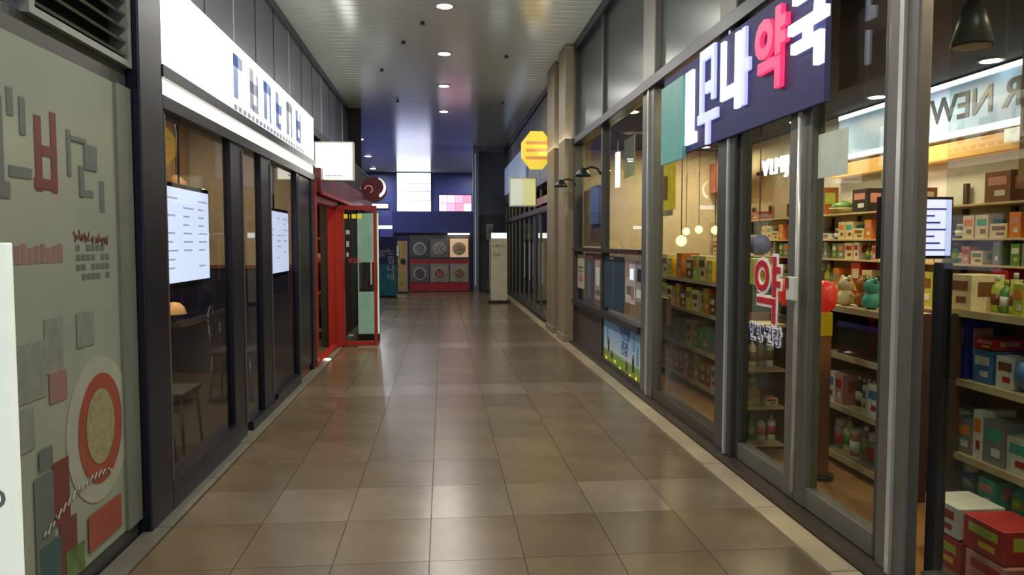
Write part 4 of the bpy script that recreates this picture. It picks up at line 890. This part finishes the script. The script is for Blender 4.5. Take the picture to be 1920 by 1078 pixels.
for i, (c_, (x, y, z)) in enumerate(cs):
    t = thing('plush_toy', '%s small plush toy on top of display shelving, %s from the left' % (c_, ['first', 'second', 'third', 'fourth', 'fifth'][4 - i]), 'toy', (x, y, z), 'plush toys on the display shelving'); mt = pm(c_)
    MB().lathe([(.02, 0), (.055, .02), (.06, .06), (.035, .1), (.01, .11)], (x, y, z), 12, mt).build('body', t)
    MB().lathe([(.01, .095), (.04, .11), (.05, .145), (.035, .18), (.008, .19)], (x, y, z), 12, mt).build('head', t)
    MB().cyl((x, y - .035, z + .17), (x, y - .045, z + .2), .015, .01, 8, mt).build('ear', t); MB().cyl((x, y + .035, z + .17), (x, y + .045, z + .2), .015, .01, 8, mt).build('ear', t)
# D: small shelf unit facing the door (behind farther leaf)
gondola('display_rack', 'narrow brown rack seen through the farther door leaf', 2.12, 2.44, 5.16, 5.45, (.06, .33, .60, .92), .98, face='-y')
g = 'products on the narrow rack'
fill('on the third shelf of narrow rack', g, 5.29, .60, 2.14, 2.43, [(B, 'white', .06, .24), (B, 'cream', .06, .22), (PB, 'grey', .06, .25)], .27, face='-y', seed=1, gap=.006)
put(C, 'yellow', .13, .11, .1, 2.21, 5.27, .33, 'bright yellow carton on the second shelf of narrow rack', g, pi / 2); put(B, 'yellow', .09, .12, .09, 2.22, 5.27, .442, 'yellow pot stacked on the bright yellow carton', g)
put(C, 'cream', .1, .05, .1, 2.36, 5.27, .33, 'low cream carton beside the bright yellow carton', g, pi / 2)
fill('on the lowest shelf of narrow rack', g, 5.29, .06, 2.14, 2.43, [(B, 'white', .065, .21), (B, 'green', .055, .19), (PB, 'white', .07, .2)], .22, face='-y', seed=1, gap=.01)
# red-topped stands
for (x, y, z, l, mc) in [(2.52, 5.33, 1.04, 'round red-topped dispenser on a black stand behind the farther door leaf', m_black), (2.36, 4.5, 1.07, 'round glowing red dispenser on a yellow and brown stand right of the door handle', pm('yellow'))]:
    t = thing('red_dispenser', l, 'dispenser', (x, y, .02))
    MB().lathe([(.03, z), (.065, z + .03), (.078, z + .09), (.07, z + .15), (.04, z + .185), (.01, z + .195)], (x, y, 0), 20, M('bright_red', (226, 50, 36), .35, emit=.35)).build('globe', t)
    bx('collar', t, mc, x - .04, x + .04, y - .04, y + .04, z - (.42 if mc is m_black else .15), z, bev=.006)
    bx('stand', t, M('stand_tan', (150, 96, 60), .5), x - .035, x + .035, y - .035, y + .035, .05, z - (.42 if mc is m_black else .15)); MB().cyl((x, y, .02), (x, y, .05), .08, seg=20, m=m_black).build('base', t)
tag(bx('orange_counter_side', None, M('counter_orange', (176, 112, 60), .5), 2.75, 3.3, 6.2, 6.25, .02, .95), 'tan orange counter side between rack and door', 'counter')
# E: shelving behind the wide window
gondola('display_shelving', 'low display shelving behind the wide far window', 2.5, 2.85, 6.0, 8.6, (.12, .45, .82, 1.13), 1.16)
bx('front_post', ff, m_shelfd, 2.46, 2.50, 6.02, 6.06, .02, 1.2).name = 'shelf_post'
g = 'products behind the wide window'; xg = 2.62
fill('on top of shelving behind wide window', g, xg, 1.13, 6.05, 8.55, [(C, 'cream', .2, .24), (C, 'yellow', .16, .2), (PB, 'white', .1, .26), (C, 'orange', .16, .26), (B, 'lime', .1, .24), (C, 'brown', .18, .2), (C, 'lime', .14, .24)], .3, seed=13, gap=.03)
fill('on the third shelf behind wide window', g, xg, .82, 6.05, 8.55, [(C, 'yellow', .16, .22), (C, 'cream', .2, .2), (B, 'lime', .1, .22), (C, 'orange', .16, .24), (C, 'brown', .16, .18)], .26, seed=14, gap=.02)
fill('on the second shelf behind wide window', g, xg, .45, 6.05, 8.55, [(C, 'cream', .2, .26), (C, 'green', .14, .2), (B, 'white', .1, .26), (C, 'grey', .16, .24), (PO, 'lime', .18, .24)], .3, seed=15, gap=.02)
fill('on the lowest shelf behind wide window', g, xg, .12, 6.05, 8.55, [(C, 'white', .12, .22), (C, 'red', .14, .22), (C, 'pink', .16, .26), (C, 'brown', .2, .24), (C, 'red', .1, .24)], .28, seed=16, gap=.02)
tc_ = tag(MB().lathe([(.05, 0), (.15, .06), (.17, .16), (.1, .26), (.03, .28)], (4.3, 10.0, 1.33), 14, M('purple_bag', (74, 64, 120), .6, var=.3, scale=10)).build('purple_bag'), 'purple patterned bag hanging above the red door lettering', 'bag'); bx('strap', tc_, m_black, 4.295, 4.305, 9.99, 10.01, 1.60, 3.08)
for o in list(bpy.data.objects):
    if o.parent is not None and o.name.split('.')[0] in ('picture_blocks', 'sign_print', 'menu_print', 'small_print', 'pink_line', 'handwriting', 'script_line', 'small_lettering', 'pale_logo', 'figures', 'trees', 'screen_print', 'grey_lettering', 'print'): o['kind'] = 'stuff'
def sub(child, parent_name):
    for sib in list(child.parent.children):
        if sib.name.split('.')[0] == parent_name:
            child.location = child.location - sib.location; child.parent = sib; return
for o in list(bpy.data.objects):
    n = o.name.split('.')[0]; p = o.parent
    if p is None or p.parent is not None: continue
    if n in ('menu_print', 'screen_print'): sub(o, 'screen')
    elif n in ('sign_print', 'sign_letter', 'small_lettering', 'pale_logo', 'mirrored_lettering'): sub(o, 'sign_face')
    elif n in ('pump', 'cap', 'lid') and 0: pass
    elif n in ('food_print',): sub(o, 'board')
    elif n in ('sticker', 'yellow_lettering', 'sticker_lettering', 'paper_sheet', 'red_letter', 'white_outline_letter', 'blue_lettering') and p.name != 'pharmacy_neon_sign': sub(o, 'pane')
    elif n in ('ear',): sub(o, 'head')
    elif n == 'price_rail': sub(o, 'back_panel')
print('products', NP[0], 'objects', len(bpy.data.objects))
